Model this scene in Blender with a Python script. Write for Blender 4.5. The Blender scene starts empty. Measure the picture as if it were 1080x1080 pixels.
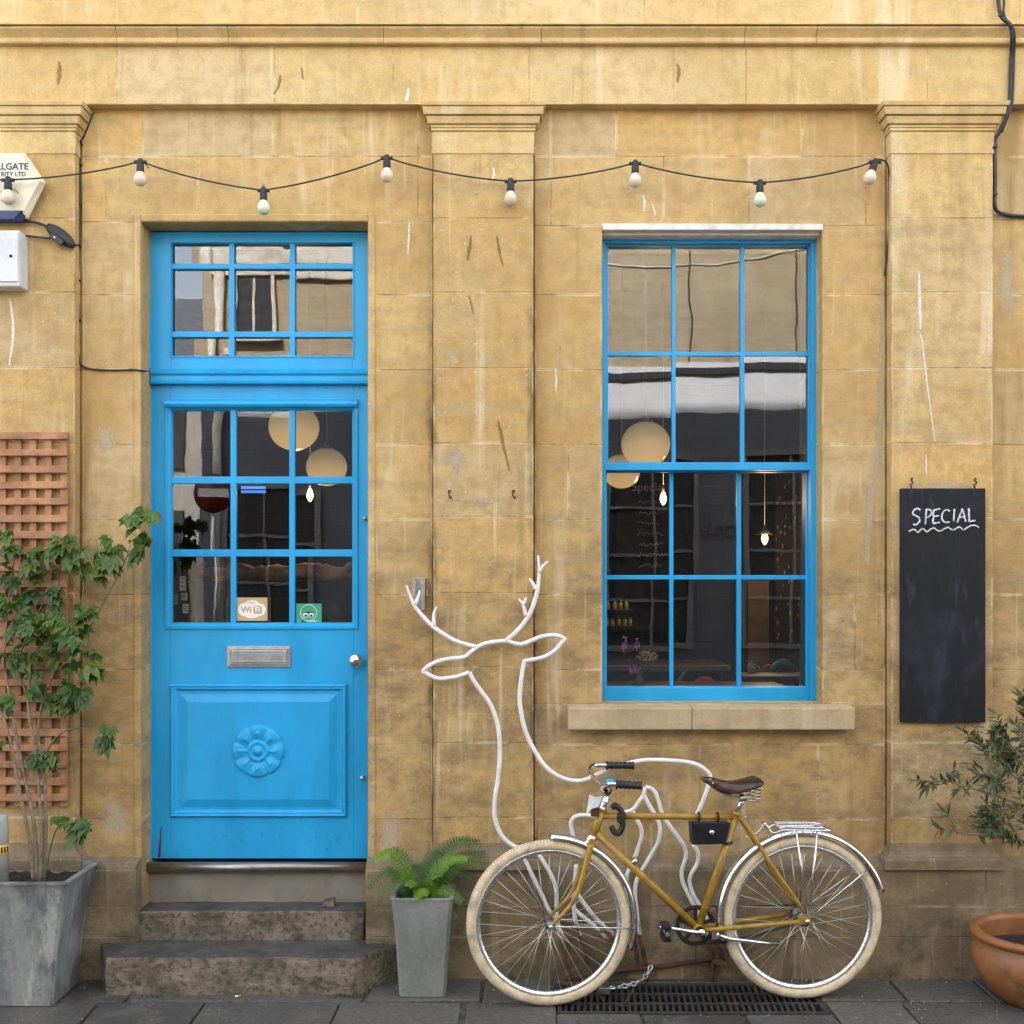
import bpy, bmesh, math, random
from mathutils import Vector, Matrix
R = random.Random(7)
PI = math.pi
sc = bpy.context.scene
COL = sc.collection
# ---------------------------------------------------------------- survey numbers
D, F, EYE, HZ = 5.1, 1198.0, 1.75, 615.0          # camera distance, focal length, eye height, horizon row

def P(px, py, y=0.0):                              # survey point of the photograph at depth y (metres)
    k = (D + y) / F
    return Vector(((px - 540) * k, y, EYE + (HZ - py) * k))
def PX(px, y=0.0): return (px - 540) * (D + y) / F
def PZ(py, y=0.0): return EYE + (HZ - py) * (D + y) / F

STONY = {'honey_limestone','clean_limestone','weathered_plinth_stone','window_sill_stone','pale_opposite_stone'}
# ---------------------------------------------------------------- mesh builder
class MB:
    def __init__(s):
        s.v, s.f, s.a, s.sm = [], [], {}, []
    def vert(s, p):
        s.v.append(tuple(p)); return len(s.v) - 1
    def face(s, ids, smooth=False, **attrs):
        k = len(s.f); s.f.append(tuple(ids)); s.sm.append(smooth)
        for n, val in attrs.items(): s.a.setdefault(n, {})[k] = val
    def quad(s, pts, smooth=False, **attrs):
        s.face([s.vert(p) for p in pts], smooth, **attrs)
    def box(s, x0, x1, y0, y1, z0, z1, **attrs):
        if x1 < x0: x0, x1 = x1, x0
        if y1 < y0: y0, y1 = y1, y0
        if z1 < z0: z0, z1 = z1, z0
        i = [s.vert(p) for p in ((x0,y0,z0),(x1,y0,z0),(x1,y1,z0),(x0,y1,z0),(x0,y0,z1),(x1,y0,z1),(x1,y1,z1),(x0,y1,z1))]
        for q in ((0,3,2,1),(4,5,6,7),(0,1,5,4),(1,2,6,5),(2,3,7,6),(3,0,4,7)):
            s.face([i[k] for k in q], **attrs)
    def pbox(s, px0, py0, px1, py1, yf, yb, **attrs):   # box from survey pixels measured on its front face
        s.box(PX(px0,yf), PX(px1,yf), yf, yb, PZ(py0,yf), PZ(py1,yf), **attrs)
    def obox(s, c, ax, ay, az, **attrs):               # oriented box: centre + three half-axis vectors
        c, ax, ay, az = Vector(c), Vector(ax), Vector(ay), Vector(az)
        i = [s.vert(c + ax*a + ay*b + az*d) for a,b,d in ((-1,-1,-1),(1,-1,-1),(1,1,-1),(-1,1,-1),(-1,-1,1),(1,-1,1),(1,1,1),(-1,1,1))]
        for q in ((0,3,2,1),(4,5,6,7),(0,1,5,4),(1,2,6,5),(2,3,7,6),(3,0,4,7)):
            s.face([i[k] for k in q], **attrs)
    def tube(s, pts, r, n=10, closed=False, caps=True, **attrs):
        pts = [Vector(p) for p in pts]
        rs = r if isinstance(r, (list, tuple)) else [r]*len(pts)
        m = len(pts); rings = []; up = None
        for i in range(m):
            a = pts[(i-1) % m] if (closed or i > 0) else pts[i]
            b = pts[(i+1) % m] if (closed or i < m-1) else pts[i]
            t = (b - a)
            if t.length < 1e-9: t = Vector((0,0,1))
            t.normalize()
            if up is None:
                up = Vector((0,0,1)) if abs(t.z) < .9 else Vector((1,0,0))
            u = up - t*up.dot(t)
            if u.length < 1e-6: u = t.orthogonal()
            u.normalize(); w = t.cross(u); up = u
            rings.append([s.vert(pts[i] + (u*math.cos(2*PI*k/n) + w*math.sin(2*PI*k/n))*rs[i]) for k in range(n)])
        for i in range(m if closed else m-1):
            A, B = rings[i], rings[(i+1) % m]
            for k in range(n):
                s.face((A[k], A[(k+1)%n], B[(k+1)%n], B[k]), True, **attrs)
        if caps and not closed:
            s.face(rings[0][::-1], **attrs); s.face(rings[-1], **attrs)
    def lathe(s, prof, c=(0,0,0), ax=(0,0,1), n=32, **attrs):   # prof: (radius, height along the axis)
        ax = Vector(ax).normalized(); u = ax.orthogonal().normalized(); w = ax.cross(u); c = Vector(c)
        rings = []
        for r, h in prof:
            if r < 1e-6: rings.append([s.vert(c + ax*h)])
            else: rings.append([s.vert(c + ax*h + (u*math.cos(2*PI*k/n) + w*math.sin(2*PI*k/n))*r) for k in range(n)])
        for A, B in zip(rings, rings[1:]):
            for k in range(n):
                q = [A[k % len(A)], A[(k+1) % len(A)], B[(k+1) % len(B)], B[k % len(B)]]
                q = list(dict.fromkeys(q))
                if len(q) > 2: s.face(q, True, **attrs)
    def sphere(s, c, r, n=16, sx=1, sy=1, sz=1, **attrs):
        k = len(s.v)
        s.lathe([(r*math.sin(PI*i/(n//2)), -r*math.cos(PI*i/(n//2))) for i in range(n//2+1)], (0,0,0), (0,0,1), n, **attrs)
        for i in range(k, len(s.v)):
            p = s.v[i]; s.v[i] = (c[0]+p[0]*sx, c[1]+p[1]*sy, c[2]+p[2]*sz)
    def prism(s, poly, f, b, **attrs):                 # poly: (x,z) list, front y=f, back y=b
        A = [s.vert((x,f,z)) for x,z in poly]; B = [s.vert((x,b,z)) for x,z in poly]; n = len(poly)
        s.face(A, **attrs); s.face(B[::-1], **attrs)
        for i in range(n): s.face((A[i], B[i], B[(i+1)%n], A[(i+1)%n]), **attrs)
    def extr(s, prof, x0, x1, **attrs):                # prof: (y,z) closed outline swept along x
        A = [s.vert((x0,y,z)) for y,z in prof]; B = [s.vert((x1,y,z)) for y,z in prof]; n = len(prof)
        s.face(A, **attrs); s.face(B[::-1], **attrs)
        for i in range(n): s.face((A[i], B[i], B[(i+1)%n], A[(i+1)%n]), **attrs)
    def rings(s, x0, x1, z0, z1, prof, cap=True, **attrs):   # concentric mouldings: prof = (inset, y)
        last = None
        for d, y in prof:
            q = [s.vert(p) for p in ((x0+d,y,z0+d),(x1-d,y,z0+d),(x1-d,y,z1-d),(x0+d,y,z1-d))]
            if last:
                for k in range(4): s.face((last[k], last[(k+1)%4], q[(k+1)%4], q[k]), **attrs)
            last = q
        if cap: s.face(last, **attrs)
    def prings(s, px0, py0, px1, py1, y, prof, cap=True, **attrs):
        s.rings(PX(px0,y), PX(px1,y), PZ(py1,y), PZ(py0,y), prof, cap, **attrs)
    def build(s, name, m, parent=None, bevel=0, fix=True, seg=2, smooth_all=False):
        if m.name in STONY: s.a.setdefault('edge', {}); s.a.setdefault('tint', {})
        me = bpy.data.meshes.new(name)
        off = Vector((0,0,0))
        q = parent
        while q is not None: off += q.location; q = q.parent
        me.from_pydata([tuple(Vector(p)-off) for p in s.v], [], s.f)
        for n, dct in s.a.items():
            dflt = (1,1,1,1) if n == 'edge' else (.5,.5,.5,1)
            at = me.color_attributes.new(n, 'FLOAT_COLOR', 'CORNER')
            buf = []
            for k, fa in enumerate(s.f):
                val = dct.get(k, dflt)
                if isinstance(val, list):
                    for c in val: buf.extend(c)
                else:
                    for _ in fa: buf.extend(val)
            at.data.foreach_set('color', buf)
        me.polygons.foreach_set('use_smooth', [bool(x) or smooth_all for x in s.sm])
        if fix:
            bm = bmesh.new(); bm.from_mesh(me)
            bmesh.ops.recalc_face_normals(bm, faces=bm.faces); bm.to_mesh(me); bm.free()
        me.materials.append(m); me.update()
        o = bpy.data.objects.new(name, me); COL.objects.link(o)
        if parent: o.parent = parent
        if bevel:
            b = o.modifiers.new('bevel', 'BEVEL'); b.width = bevel; b.segments = seg; b.limit_method = 'ANGLE'
            b.angle_limit = math.radians(40); b.harden_normals = False
        return o

def tag(o, label=None, cat=None, group=None, kind=None):
    if label: o['label'] = label
    if cat: o['category'] = cat
    if group: o['group'] = group
    if kind: o['kind'] = kind
    return o
def thing(name, loc, label, cat, group=None):
    o = bpy.data.objects.new(name, None); COL.objects.link(o); o.location = loc; o.empty_display_size = .1
    return tag(o, label, cat, group)
def spline(pts, k=8, closed=False):                     # Catmull-Rom through the points
    pts = [Vector(p) for p in pts]; n = len(pts); out = []
    for i in range(n if closed else n-1):
        p0 = pts[(i-1)%n] if (closed or i>0) else pts[i]*2-pts[i+1]
        p1 = pts[i]; p2 = pts[(i+1)%n]
        p3 = pts[(i+2)%n] if (closed or i<n-2) else p2*2-p1
        for j in range(k):
            t = j/k
            out.append(.5*((2*p1)+(p2-p0)*t+(2*p0-5*p1+4*p2-p3)*t*t+(3*p1-p0-3*p2+p3)*t**3))
    if not closed: out.append(pts[-1])
    return out
def text(name, body, m, parent, c, h, ext=.0008, mirror=False, bold=0, rot=None):   # flat lettering facing -y, h = height of a capital
    cu = bpy.data.curves.new(name, 'FONT'); cu.body = body; cu.size = h/.69; cu.align_x = 'CENTER'; cu.align_y = 'CENTER'
    cu.extrude = ext; cu.offset = bold
    t = bpy.data.objects.new(name, cu); COL.objects.link(t)
    bpy.context.view_layer.update()
    me = bpy.data.meshes.new_from_object(t.evaluated_get(bpy.context.evaluated_depsgraph_get()))
    bpy.data.objects.remove(t)
    off = Vector((0,0,0)); q = parent
    while q is not None: off += q.location; q = q.parent
    rm = rot or Matrix.Rotation(PI/2, 4, 'X')
    me.transform(Matrix.Translation(Vector(c)-off) @ rm)
    me.materials.clear(); me.materials.append(m)
    o = bpy.data.objects.new(name, me); COL.objects.link(o)
    if parent: o.parent = parent
    return o

# ---------------------------------------------------------------- node helper
class G:
    def __init__(s, name):
        s.m = bpy.data.materials.new(name); s.m.use_nodes = True
        s.nt = s.m.node_tree; s.n = s.nt.nodes; s.l = s.nt.links
        s.n.clear()
        s.out = s.n.new('ShaderNodeOutputMaterial')
        s.b = s.n.new('ShaderNodeBsdfPrincipled'); s.l.new(s.b.outputs[0], s.out.inputs[0])
    def put(s, sock, v):
        if hasattr(v, 'is_output'): s.l.new(v, sock)
        elif isinstance(v, (tuple, list)) and len(v) == 3 and sock.type == 'RGBA': sock.default_value = (*v, 1)
        else: sock.default_value = v
    def pos(s):
        return s.n.new('ShaderNodeNewGeometry').outputs['Position']
    def obj(s):
        return s.n.new('ShaderNodeTexCoord').outputs['Object']
    def attr(s, name):
        a = s.n.new('ShaderNodeAttribute'); a.attribute_name = name; return a
    def scale(s, vec, x, y, z, off=(0,0,0)):
        m = s.n.new('ShaderNodeMapping'); s.l.new(vec, m.inputs[0]); m.inputs['Scale'].default_value = (x,y,z); m.inputs['Location'].default_value = off
        return m.outputs[0]
    def noise(s, vec, sc_, detail=4, rough=.55, dist=0):
        t = s.n.new('ShaderNodeTexNoise'); s.l.new(vec, t.inputs['Vector']); t.inputs['Scale'].default_value = sc_
        t.inputs['Detail'].default_value = detail; t.inputs['Roughness'].default_value = rough; t.inputs['Distortion'].default_value = dist
        return t.outputs['Fac']
    def voro(s, vec, sc_, feat='F1', rnd=1):
        t = s.n.new('ShaderNodeTexVoronoi'); t.feature = feat; s.l.new(vec, t.inputs['Vector']); t.inputs['Scale'].default_value = sc_
        t.inputs['Randomness'].default_value = rnd
        return t.outputs['Distance']
    def math(s, op, a, b=0.0, clamp=False):
        t = s.n.new('ShaderNodeMath'); t.operation = op; t.use_clamp = clamp; s.put(t.inputs[0], a); s.put(t.inputs[1], b); return t.outputs[0]
    def step(s, v, a, b, lo=0, hi=1):
        t = s.n.new('ShaderNodeMapRange'); t.interpolation_type = 'SMOOTHSTEP'; s.put(t.inputs[0], v)
        for i, x in zip((1,2,3,4), (a,b,lo,hi)): t.inputs[i].default_value = x
        return t.outputs[0]
    def mix(s, f, a, b, mode='MIX'):
        t = s.n.new('ShaderNodeMix'); t.data_type = 'RGBA'; t.blend_type = mode
        s.put(t.inputs[0], f); s.put(t.inputs[6], a); s.put(t.inputs[7], b); return t.outputs[2]
    def sep(s, v, col=False):
        t = s.n.new('ShaderNodeSeparateColor' if col else 'ShaderNodeSeparateXYZ'); s.l.new(v, t.inputs[0]); return t.outputs
    def bump(s, h, strength=.3, dist=.01, normal=None):
        t = s.n.new('ShaderNodeBump'); t.inputs['Strength'].default_value = strength; t.inputs['Distance'].default_value = dist
        s.l.new(h, t.inputs['Height'])
        if normal is not None: s.l.new(normal, t.inputs['Normal'])
        return t.outputs[0]
    def done(s, col=None, rough=None, metal=None, normal=None, spec=None, **k):
        if col is not None: s.put(s.b.inputs['Base Color'], col)
        if rough is not None: s.put(s.b.inputs['Roughness'], rough)
        if metal is not None: s.put(s.b.inputs['Metallic'], metal)
        if spec is not None: s.put(s.b.inputs['Specular IOR Level'], spec)
        if normal is not None: s.l.new(normal, s.b.inputs['Normal'])
        for n, v in k.items(): s.put(s.b.inputs[n.replace('_',' ')], v)
        return s.m

def simple(name, col, rough=.5, metal=0, var=.12, nscale=20, bump=.08, dirt=None, dirt_amt=.3, spec=None, bdist=.003, dscale=6):
    g = G(name); p = g.obj(); n = g.noise(p, nscale, 5)
    dark = tuple(c*(1-var) for c in col); light = tuple(min(1,c*(1+var)) for c in col)
    c = g.mix(g.step(n,.3,.7), dark, light)
    if dirt: c = g.mix(g.math('MULTIPLY', g.step(g.noise(p, dscale, 6, .65), .48, .68), dirt_amt), c, dirt)
    r = g.step(g.noise(p, nscale*.7, 3), .3, .7, rough*.85, min(1, rough*1.15))
    return g.done(c, r, metal, g.bump(g.noise(p, nscale*6, 3), bump, bdist) if bump else None, spec)

# ---------------------------------------------------------------- materials
def stone_mat(name, pal, grime, algae=0, grain=1.0, crust=None):
    pal = [(r_*1.0, g_*.992, b_*1.0) for r_, g_, b_ in pal]
    g = G(name); p = g.pos(); xyz = g.sep(p)
    bl = g.sep(g.attr('tint').outputs['Color'], True)
    big = g.noise(g.scale(p,1,1,1.6), .9, 5, .6)
    band = g.noise(g.scale(p,1.2,1.2,9), 1.6, 6, .62)
    mid = g.noise(p, 14, 6, .65)
    fine = g.noise(p, 210, 4, .6)
    c = g.mix(bl[0], pal[0], pal[1])
    c = g.mix(g.math('MULTIPLY', g.step(bl[1], .55, 1), .75), c, pal[2])
    c = g.mix(g.math('MULTIPLY', g.step(bl[2], .62, .95), .65), c, (pal[0][0]*.98, pal[0][1]*.86, pal[0][2]*.66))
    c = g.mix(g.math('MULTIPLY', g.step(bl[0], .30, .0), .5), c, tuple(x*.80 for x in pal[1]))
    c = g.mix(g.step(big, .42, .66, 0, .75), c, pal[3])
    c = g.mix(g.step(band, .46, .68, 0, .75), c, pal[4])
    c = g.mix(g.step(mid, .38, .68, 0, .42), c, tuple(x*.68 for x in pal[3]))
    # grime in irregular horizontal drifts on the lower storey
    gz = g.step(g.math('ADD', xyz[2], g.math('MULTIPLY', g.noise(g.scale(p,.9,1,2.2), 1.3, 6, .68), 1.6)), 3.15, 2.35)
    gm = g.math('MULTIPLY', gz, g.step(g.noise(g.scale(p,1.5,1,2.6), 2.9, 8, .76), .40, .64, .15, 1))
    c = g.mix(g.math('MULTIPLY', gm, grime[1]), c, grime[0])
    # broad damp stains running down the face, then narrow rain streaks, pale and dark
    bs = g.noise(g.scale(p,6.5,6.5,.55,(2,0,9)), 1, 5, .6, .4); bm = g.noise(p, 1.1, 4, .6)
    c = g.mix(g.math('MULTIPLY', g.step(bs,.52,.70), g.step(bm,.42,.60,.08,.62)), c, tuple(x*.60 for x in pal[3]))
    c = g.mix(g.math('MULTIPLY', g.step(bs,.46,.30), g.step(bm,.58,.44,.05,.55)), c, pal[5])
    st = g.noise(g.scale(p,26,26,.9), 1, 4, .6, .25)
    sm = g.noise(p, 1.7, 3)
    c = g.mix(g.math('MULTIPLY', g.step(st,.60,.74), g.step(sm,.42,.60,0,.55)), c, pal[5])
    st2 = g.noise(g.scale(p,31,31,1.3,(3,1,7)), 1, 4, .6, .2)
    c = g.mix(g.math('MULTIPLY', g.step(st2,.62,.76), g.step(sm,.56,.40,0,.6)), c, tuple(x*.42 for x in pal[3]))
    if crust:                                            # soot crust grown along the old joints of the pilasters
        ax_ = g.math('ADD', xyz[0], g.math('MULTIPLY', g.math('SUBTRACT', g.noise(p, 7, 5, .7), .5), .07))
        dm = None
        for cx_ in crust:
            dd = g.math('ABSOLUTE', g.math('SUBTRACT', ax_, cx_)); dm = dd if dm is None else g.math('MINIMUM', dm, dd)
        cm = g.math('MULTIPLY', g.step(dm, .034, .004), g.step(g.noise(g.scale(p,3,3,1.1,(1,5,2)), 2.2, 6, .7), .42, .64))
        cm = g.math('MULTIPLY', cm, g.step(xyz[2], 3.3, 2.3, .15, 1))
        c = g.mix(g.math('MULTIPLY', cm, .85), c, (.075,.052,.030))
    # speckles, pits and pale scratches
    pit = g.math('MULTIPLY', g.step(g.voro(p, 62), .17, .08), g.step(g.noise(p, 3.1, 4), .5, .64, 0, .55))
    c = g.mix(pit, c, tuple(x*.38 for x in pal[3]))
    sc1 = g.noise(g.scale(p,95,40,30,(0,0,2)), 1, 5, .7, 1.8)
    fl = g.math('MULTIPLY', g.step(sc1, .655, .70), g.step(g.noise(p, 4.3, 5, .6), .46, .58, 0, 1))
    c = g.mix(fl, c, (.66,.58,.44))
    sc2 = g.noise(g.scale(p,30,20,110,(5,0,2)), 1, 4, .7, 2.2)
    c = g.mix(g.math('MULTIPLY', g.step(sc2,.66,.70), g.step(sm,.40,.55,.0,.8)), c, (.64,.56,.43))
    c = g.mix(g.step(fine,.36,.64,0,.24*grain), c, tuple(x*.50 for x in pal[4]))
    c = g.mix(g.step(g.noise(p, 88, 5, .75),.54,.66,0,.26), c, tuple(x*.52 for x in pal[3]))
    c = g.mix(g.math('MULTIPLY', g.step(g.noise(g.scale(p,1,1,1,(7,3,1)), 60, 5, .75),.62,.67), g.step(sm,.40,.62,.05,.55)), c, pal[5])
    sc3 = g.noise(g.scale(p,70,40,160,(2,0,5)), 1, 3, .7, 2.6)
    c = g.mix(g.math('MULTIPLY', g.step(sc3,.66,.69), g.step(xyz[2],2.9,1.4,.15,.9)), c, (.66,.58,.46))
    c = g.mix(g.math('MULTIPLY', g.step(g.voro(p,190), .22,.1), .12*grain), c, (.74,.66,.5))
    if algae:
        al = g.math('MULTIPLY', g.step(g.noise(p, 3.4, 7, .72), .44, .62), g.step(g.math('ADD', xyz[2], g.math('MULTIPLY', mid, .25)), .66, .2, .15, 1))
        c = g.mix(g.math('MULTIPLY', al, algae), c, (.045,.048,.026))
        c = g.mix(g.math('MULTIPLY', g.step(g.noise(p, 9, 7, .75), .56, .68), .5*algae), c, (.30,.27,.17))
    # mortar joints: pale where pointed, dark where lost
    ea = g.attr('edge'); es = g.sep(ea.outputs['Color'], True)
    e = g.math('MINIMUM', g.math('MINIMUM', es[0], es[1]), g.math('MINIMUM', es[2], ea.outputs['Alpha']))
    wob = g.math('ADD', e, g.math('MULTIPLY', g.math('SUBTRACT', g.noise(p, 38, 4), .5), .006))
    jn = g.step(wob, .0030, .0006)
    jd = g.noise(g.scale(p,2.6,2.6,2.6,(9,2,4)), 1.6, 5, .7)
    c = g.mix(g.math('MULTIPLY', jn, g.step(jd, .47, .66, .10, .9)), c, tuple(x*.33 for x in pal[3]))
    c = g.mix(g.math('MULTIPLY', g.step(wob,.009,.004), g.step(jd, .52, .40, 0, .35)), c, pal[5])
    h = g.math('ADD', g.math('MULTIPLY', mid, .5), g.math('MULTIPLY', fine, .35))
    h = g.math('SUBTRACT', h, g.math('MULTIPLY', jn, .9)); h = g.math('SUBTRACT', h, g.math('MULTIPLY', pit, .8))
    h = g.math('ADD', h, g.math('MULTIPLY', band, .7))
    return g.done(c, .88, 0, g.bump(h, .42*grain, .006), .25)

M = {}
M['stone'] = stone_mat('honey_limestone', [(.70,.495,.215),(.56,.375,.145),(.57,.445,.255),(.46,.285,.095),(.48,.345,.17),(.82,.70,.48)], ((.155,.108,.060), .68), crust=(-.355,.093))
M['stone_top'] = stone_mat('clean_limestone', [(.74,.54,.245),(.64,.45,.19),(.65,.50,.28),(.55,.365,.135),(.58,.425,.21),(.80,.67,.43)], ((.42,.31,.17), .3))
M['plinth'] = stone_mat('weathered_plinth_stone', [(.42,.32,.18),(.31,.235,.13),(.34,.275,.175),(.25,.185,.10),(.28,.215,.12),(.50,.41,.27)], ((.155,.12,.075), .75), .75, 1.3)
M['sill'] = stone_mat('window_sill_stone', [(.55,.43,.25),(.50,.38,.21),(.5,.4,.26),(.44,.31,.16),(.46,.36,.22),(.62,.53,.38)], ((.40,.31,.19), .35))

def step_mat():
    g = G('worn_step_stone'); p = g.pos(); nz = g.sep(g.n.new('ShaderNodeNewGeometry').outputs['Normal'])[2]
    a = g.noise(p, 7, 7, .7); b = g.noise(p, 40, 5, .7)
    c = g.mix(g.step(a,.35,.65), (.125,.102,.072), (.245,.205,.150))
    c = g.mix(g.step(b,.48,.62,0,.7), c, (.055,.043,.030))
    c = g.mix(g.step(g.noise(g.scale(p,1,1,3,(4,2,1)), 9, 6, .7),.56,.66,0,.55), c, (.29,.25,.185))
    c = g.mix(g.math('MULTIPLY', g.step(nz,.6,.9), .88), c, g.mix(g.step(a,.35,.68), (.052,.047,.041), (.095,.086,.074)))
    c = g.mix(g.math('MULTIPLY', g.step(g.noise(p,4,5),.56,.66), .4), c, (.05,.055,.028))
    return g.done(c, .85, 0, g.bump(g.math('ADD', a, g.math('MULTIPLY', b, .8)), .9, .012), .3)
M['step'] = step_mat()
def pave_mat():
    g = G('slate_paving'); p = g.pos(); t = g.sep(g.attr('tint').outputs['Color'], True)
    a = g.noise(p, 5, 7, .68); b = g.noise(p, 55, 5, .7)
    c = g.mix(t[0], (.050,.046,.041), (.118,.108,.094))
    c = g.mix(g.step(a,.44,.66,0,.8), c, (.12,.108,.088))
    c = g.mix(g.step(b,.42,.7,0,.6), c, (.026,.024,.021))
    c = g.mix(g.step(g.noise(g.scale(p,1,1,1,(3,3,0)), 11, 6, .7),.60,.67,0,.6), c, (.16,.145,.12))
    c = g.mix(g.step(g.voro(p, 75),.13,.07,0,.5), c, (.17,.16,.14))
    return g.done(c, g.step(a,.3,.7,.55,.85), 0, g.bump(g.math('ADD', a, g.math('MULTIPLY', b, .6)), .7, .008), .35)
M['pave'] = pave_mat()
def joint_mat():
    g = G('sandy_joint_soil'); p = g.pos(); a = g.noise(p, 12, 6, .7)
    c = g.mix(g.step(a,.4,.6), (.05,.043,.034), (.13,.115,.085))
    c = g.mix(g.step(g.noise(p,3,5),.55,.62), c, (.05,.07,.02))
    return g.done(c, .95, 0, g.bump(g.noise(p,90,5), .8, .01))
M['joint'] = joint_mat()
def blue_mat(name, col):
    g = G(name); p = g.pos(); z = g.sep(p)
    a = g.noise(g.scale(p,1,1,.35), 5, 5, .6); br = g.noise(g.scale(p,160,160,6), 1, 3, .6)
    c = g.mix(g.step(a,.3,.7), tuple(x*.88 for x in col), tuple(min(1,x*1.08) for x in col))
    c = g.mix(g.step(g.noise(p, 2.2, 4),.5,.75,0,.22), c, (.05,.36,.66))
    d = g.math('MULTIPLY', g.step(g.noise(p, 26, 6, .72),.6,.68), g.step(g.math('ADD', z[2], g.math('MULTIPLY', a, .5)), 1.15, .55, .1, .8))
    c = g.mix(d, c, (.035,.085,.12))
    c = g.mix(g.math('MULTIPLY', g.step(g.noise(p, 70, 5, .75),.66,.72), .55), c, (.12,.16,.19))
    return g.done(c, g.step(a,.3,.7,.34,.48), 0, g.bump(g.math('ADD', br, g.math('MULTIPLY', g.noise(p,30,4),1.2)), .22, .003), .45)
M['blue'] = blue_mat('sky_blue_gloss_paint', (.011,.335,.66))
M['bluewin'] = blue_mat('blue_window_paint', (.013,.32,.62))
M['white'] = simple('flaking_white_paint', (.70,.66,.58), .55, 0, .12, 25, .2, (.33,.25,.15), .5)
def glass_mat():
    g = G('old_window_glass'); p = g.pos()
    tr = g.n.new('ShaderNodeBsdfTransparent'); tr.inputs[0].default_value = (.90,.93,.92,1)
    gl = g.n.new('ShaderNodeBsdfGlossy'); gl.inputs['Roughness'].default_value = 0; gl.inputs[0].default_value = (.97,.98,1,1)
    fr = g.n.new('ShaderNodeFresnel'); fr.inputs[0].default_value = 2.0
    bp = g.bump(g.noise(p, 3.2, 2, .4), .10, .006)
    g.l.new(bp, gl.inputs['Normal'])
    mx = g.n.new('ShaderNodeMixShader'); g.l.new(fr.outputs[0], mx.inputs[0]); g.l.new(tr.outputs[0], mx.inputs[1]); g.l.new(gl.outputs[0], mx.inputs[2])
    g.l.new(mx.outputs[0], g.out.inputs[0]); g.n.remove(g.b)
    return g.m
M['glass'] = glass_mat()
def emit(name, col, s, base=None, rough=.3):
    g = G(name); return g.done(base or col, rough, 0, None, None, Emission_Color=(*col,1), Emission_Strength=s)
M['chrome'] = simple('polished_chrome', (.80,.80,.80), .14, 1, .06, 40, .02, (.35,.28,.22), .25, dscale=30)
M['steel'] = simple('brushed_steel', (.55,.55,.55), .33, 1, .1, 60, .05)
M['rim'] = simple('alloy_rim', (.86,.87,.88), .28, 1, .05, 60, .02)
M['spoke'] = simple('spoke_steel', (.70,.68,.62), .35, 1, .1, 20, 0)
M['iron'] = simple('cast_iron', (.035,.030,.027), .75, .2, .3, 18, .3, (.09,.05,.03), .5)
M['black'] = simple('black_rubber', (.014,.014,.015), .55, 0, .2, 40, .1)
M['cable'] = simple('black_cable', (.017,.017,.02), .5, 0, .2, 30, .05)
M['blackleather'] = simple('black_leather', (.010,.010,.012), .38, 0, .2, 60, .3, bdist=.002)
M['leather'] = simple('worn_brown_leather', (.016,.009,.007), .30, 0, .3, 14, .15, (.16,.065,.022), .5, dscale=11)
M['mustard'] = simple('mustard_enamel', (.35,.20,.022), .33, 0, .1, 22, .05, (.11,.06,.02), .55, dscale=24)
M['tyre'] = simple('cream_tyre', (.60,.485,.315), .75, 0, .14, 30, .3, (.30,.24,.165), .8, dscale=11)
M['tread'] = simple('dirty_tread', (.42,.335,.21), .8, 0, .2, 40, .2)
M['rust'] = simple('rusty_steel', (.085,.034,.017), .85, 0, .4, 24, .5, (.03,.018,.013), .7)
M['zinc'] = None
def zinc_mat(name, a, b, cc, sx=1.0):
    g = G(name); p = g.pos()
    n = g.noise(g.scale(p,1,1,.4), 6*sx, 7, .68); v = g.voro(p, 45, 'F1')
    c = g.mix(g.step(n,.40,.60), a, b)
    c = g.mix(g.step(g.noise(g.scale(p,1,1,.22,(3,1,0)), 9*sx, 6, .7),.52,.62,0,.75), c, cc)
    c = g.mix(g.step(v,.2,.7,0,.14), c, tuple(x*.5 for x in a))
    c = g.mix(g.step(g.noise(p,60,5,.7),.56,.68,0,.5), c, tuple(x*.55 for x in a))
    return g.done(c, g.step(n,.3,.7,.42,.68), .45, g.bump(g.noise(p,30,5), .15, .004))
M['zinc'] = zinc_mat('weathered_zinc', (.135,.15,.16), (.32,.33,.31), (.50,.50,.44), .8)
M['zinc2'] = zinc_mat('dull_galvanised_steel', (.25,.262,.245), (.34,.35,.325), (.30,.305,.27), .7)
M['zincside'] = M['zinc']
M['terracotta'] = simple('glazed_terracotta', (.27,.108,.036), .5, 0, .28, 6, .15, (.085,.055,.028), .85, dscale=5)
M['soil'] = simple('potting_soil', (.032,.022,.015), .95, 0, .4, 60, 1.0, bdist=.01)
M['bark'] = simple('pale_woody_stem', (.20,.155,.105), .85, 0, .25, 40, .4)
M['greenstem'] = simple('green_stem', (.10,.13,.045), .6, 0, .2, 40, .1)
M['trellis'] = simple('orange_stained_softwood', (.40,.195,.092), .7, 0, .28, 9, .3, (.20,.09,.045), .5, dscale=14)
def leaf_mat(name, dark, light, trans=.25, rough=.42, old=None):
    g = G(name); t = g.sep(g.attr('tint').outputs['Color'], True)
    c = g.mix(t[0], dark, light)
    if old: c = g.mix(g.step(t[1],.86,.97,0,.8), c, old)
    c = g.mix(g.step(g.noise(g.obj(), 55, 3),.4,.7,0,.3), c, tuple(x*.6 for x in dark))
    d = g.n.new('ShaderNodeBsdfTranslucent'); g.l.new(c, d.inputs[0])
    g.done(c, rough, 0, None, .4)
    mx = g.n.new('ShaderNodeMixShader'); mx.inputs[0].default_value = trans
    g.l.new(g.b.outputs[0], mx.inputs[1]); g.l.new(d.outputs[0], mx.inputs[2]); g.l.new(mx.outputs[0], g.out.inputs[0])
    return g.m
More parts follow.
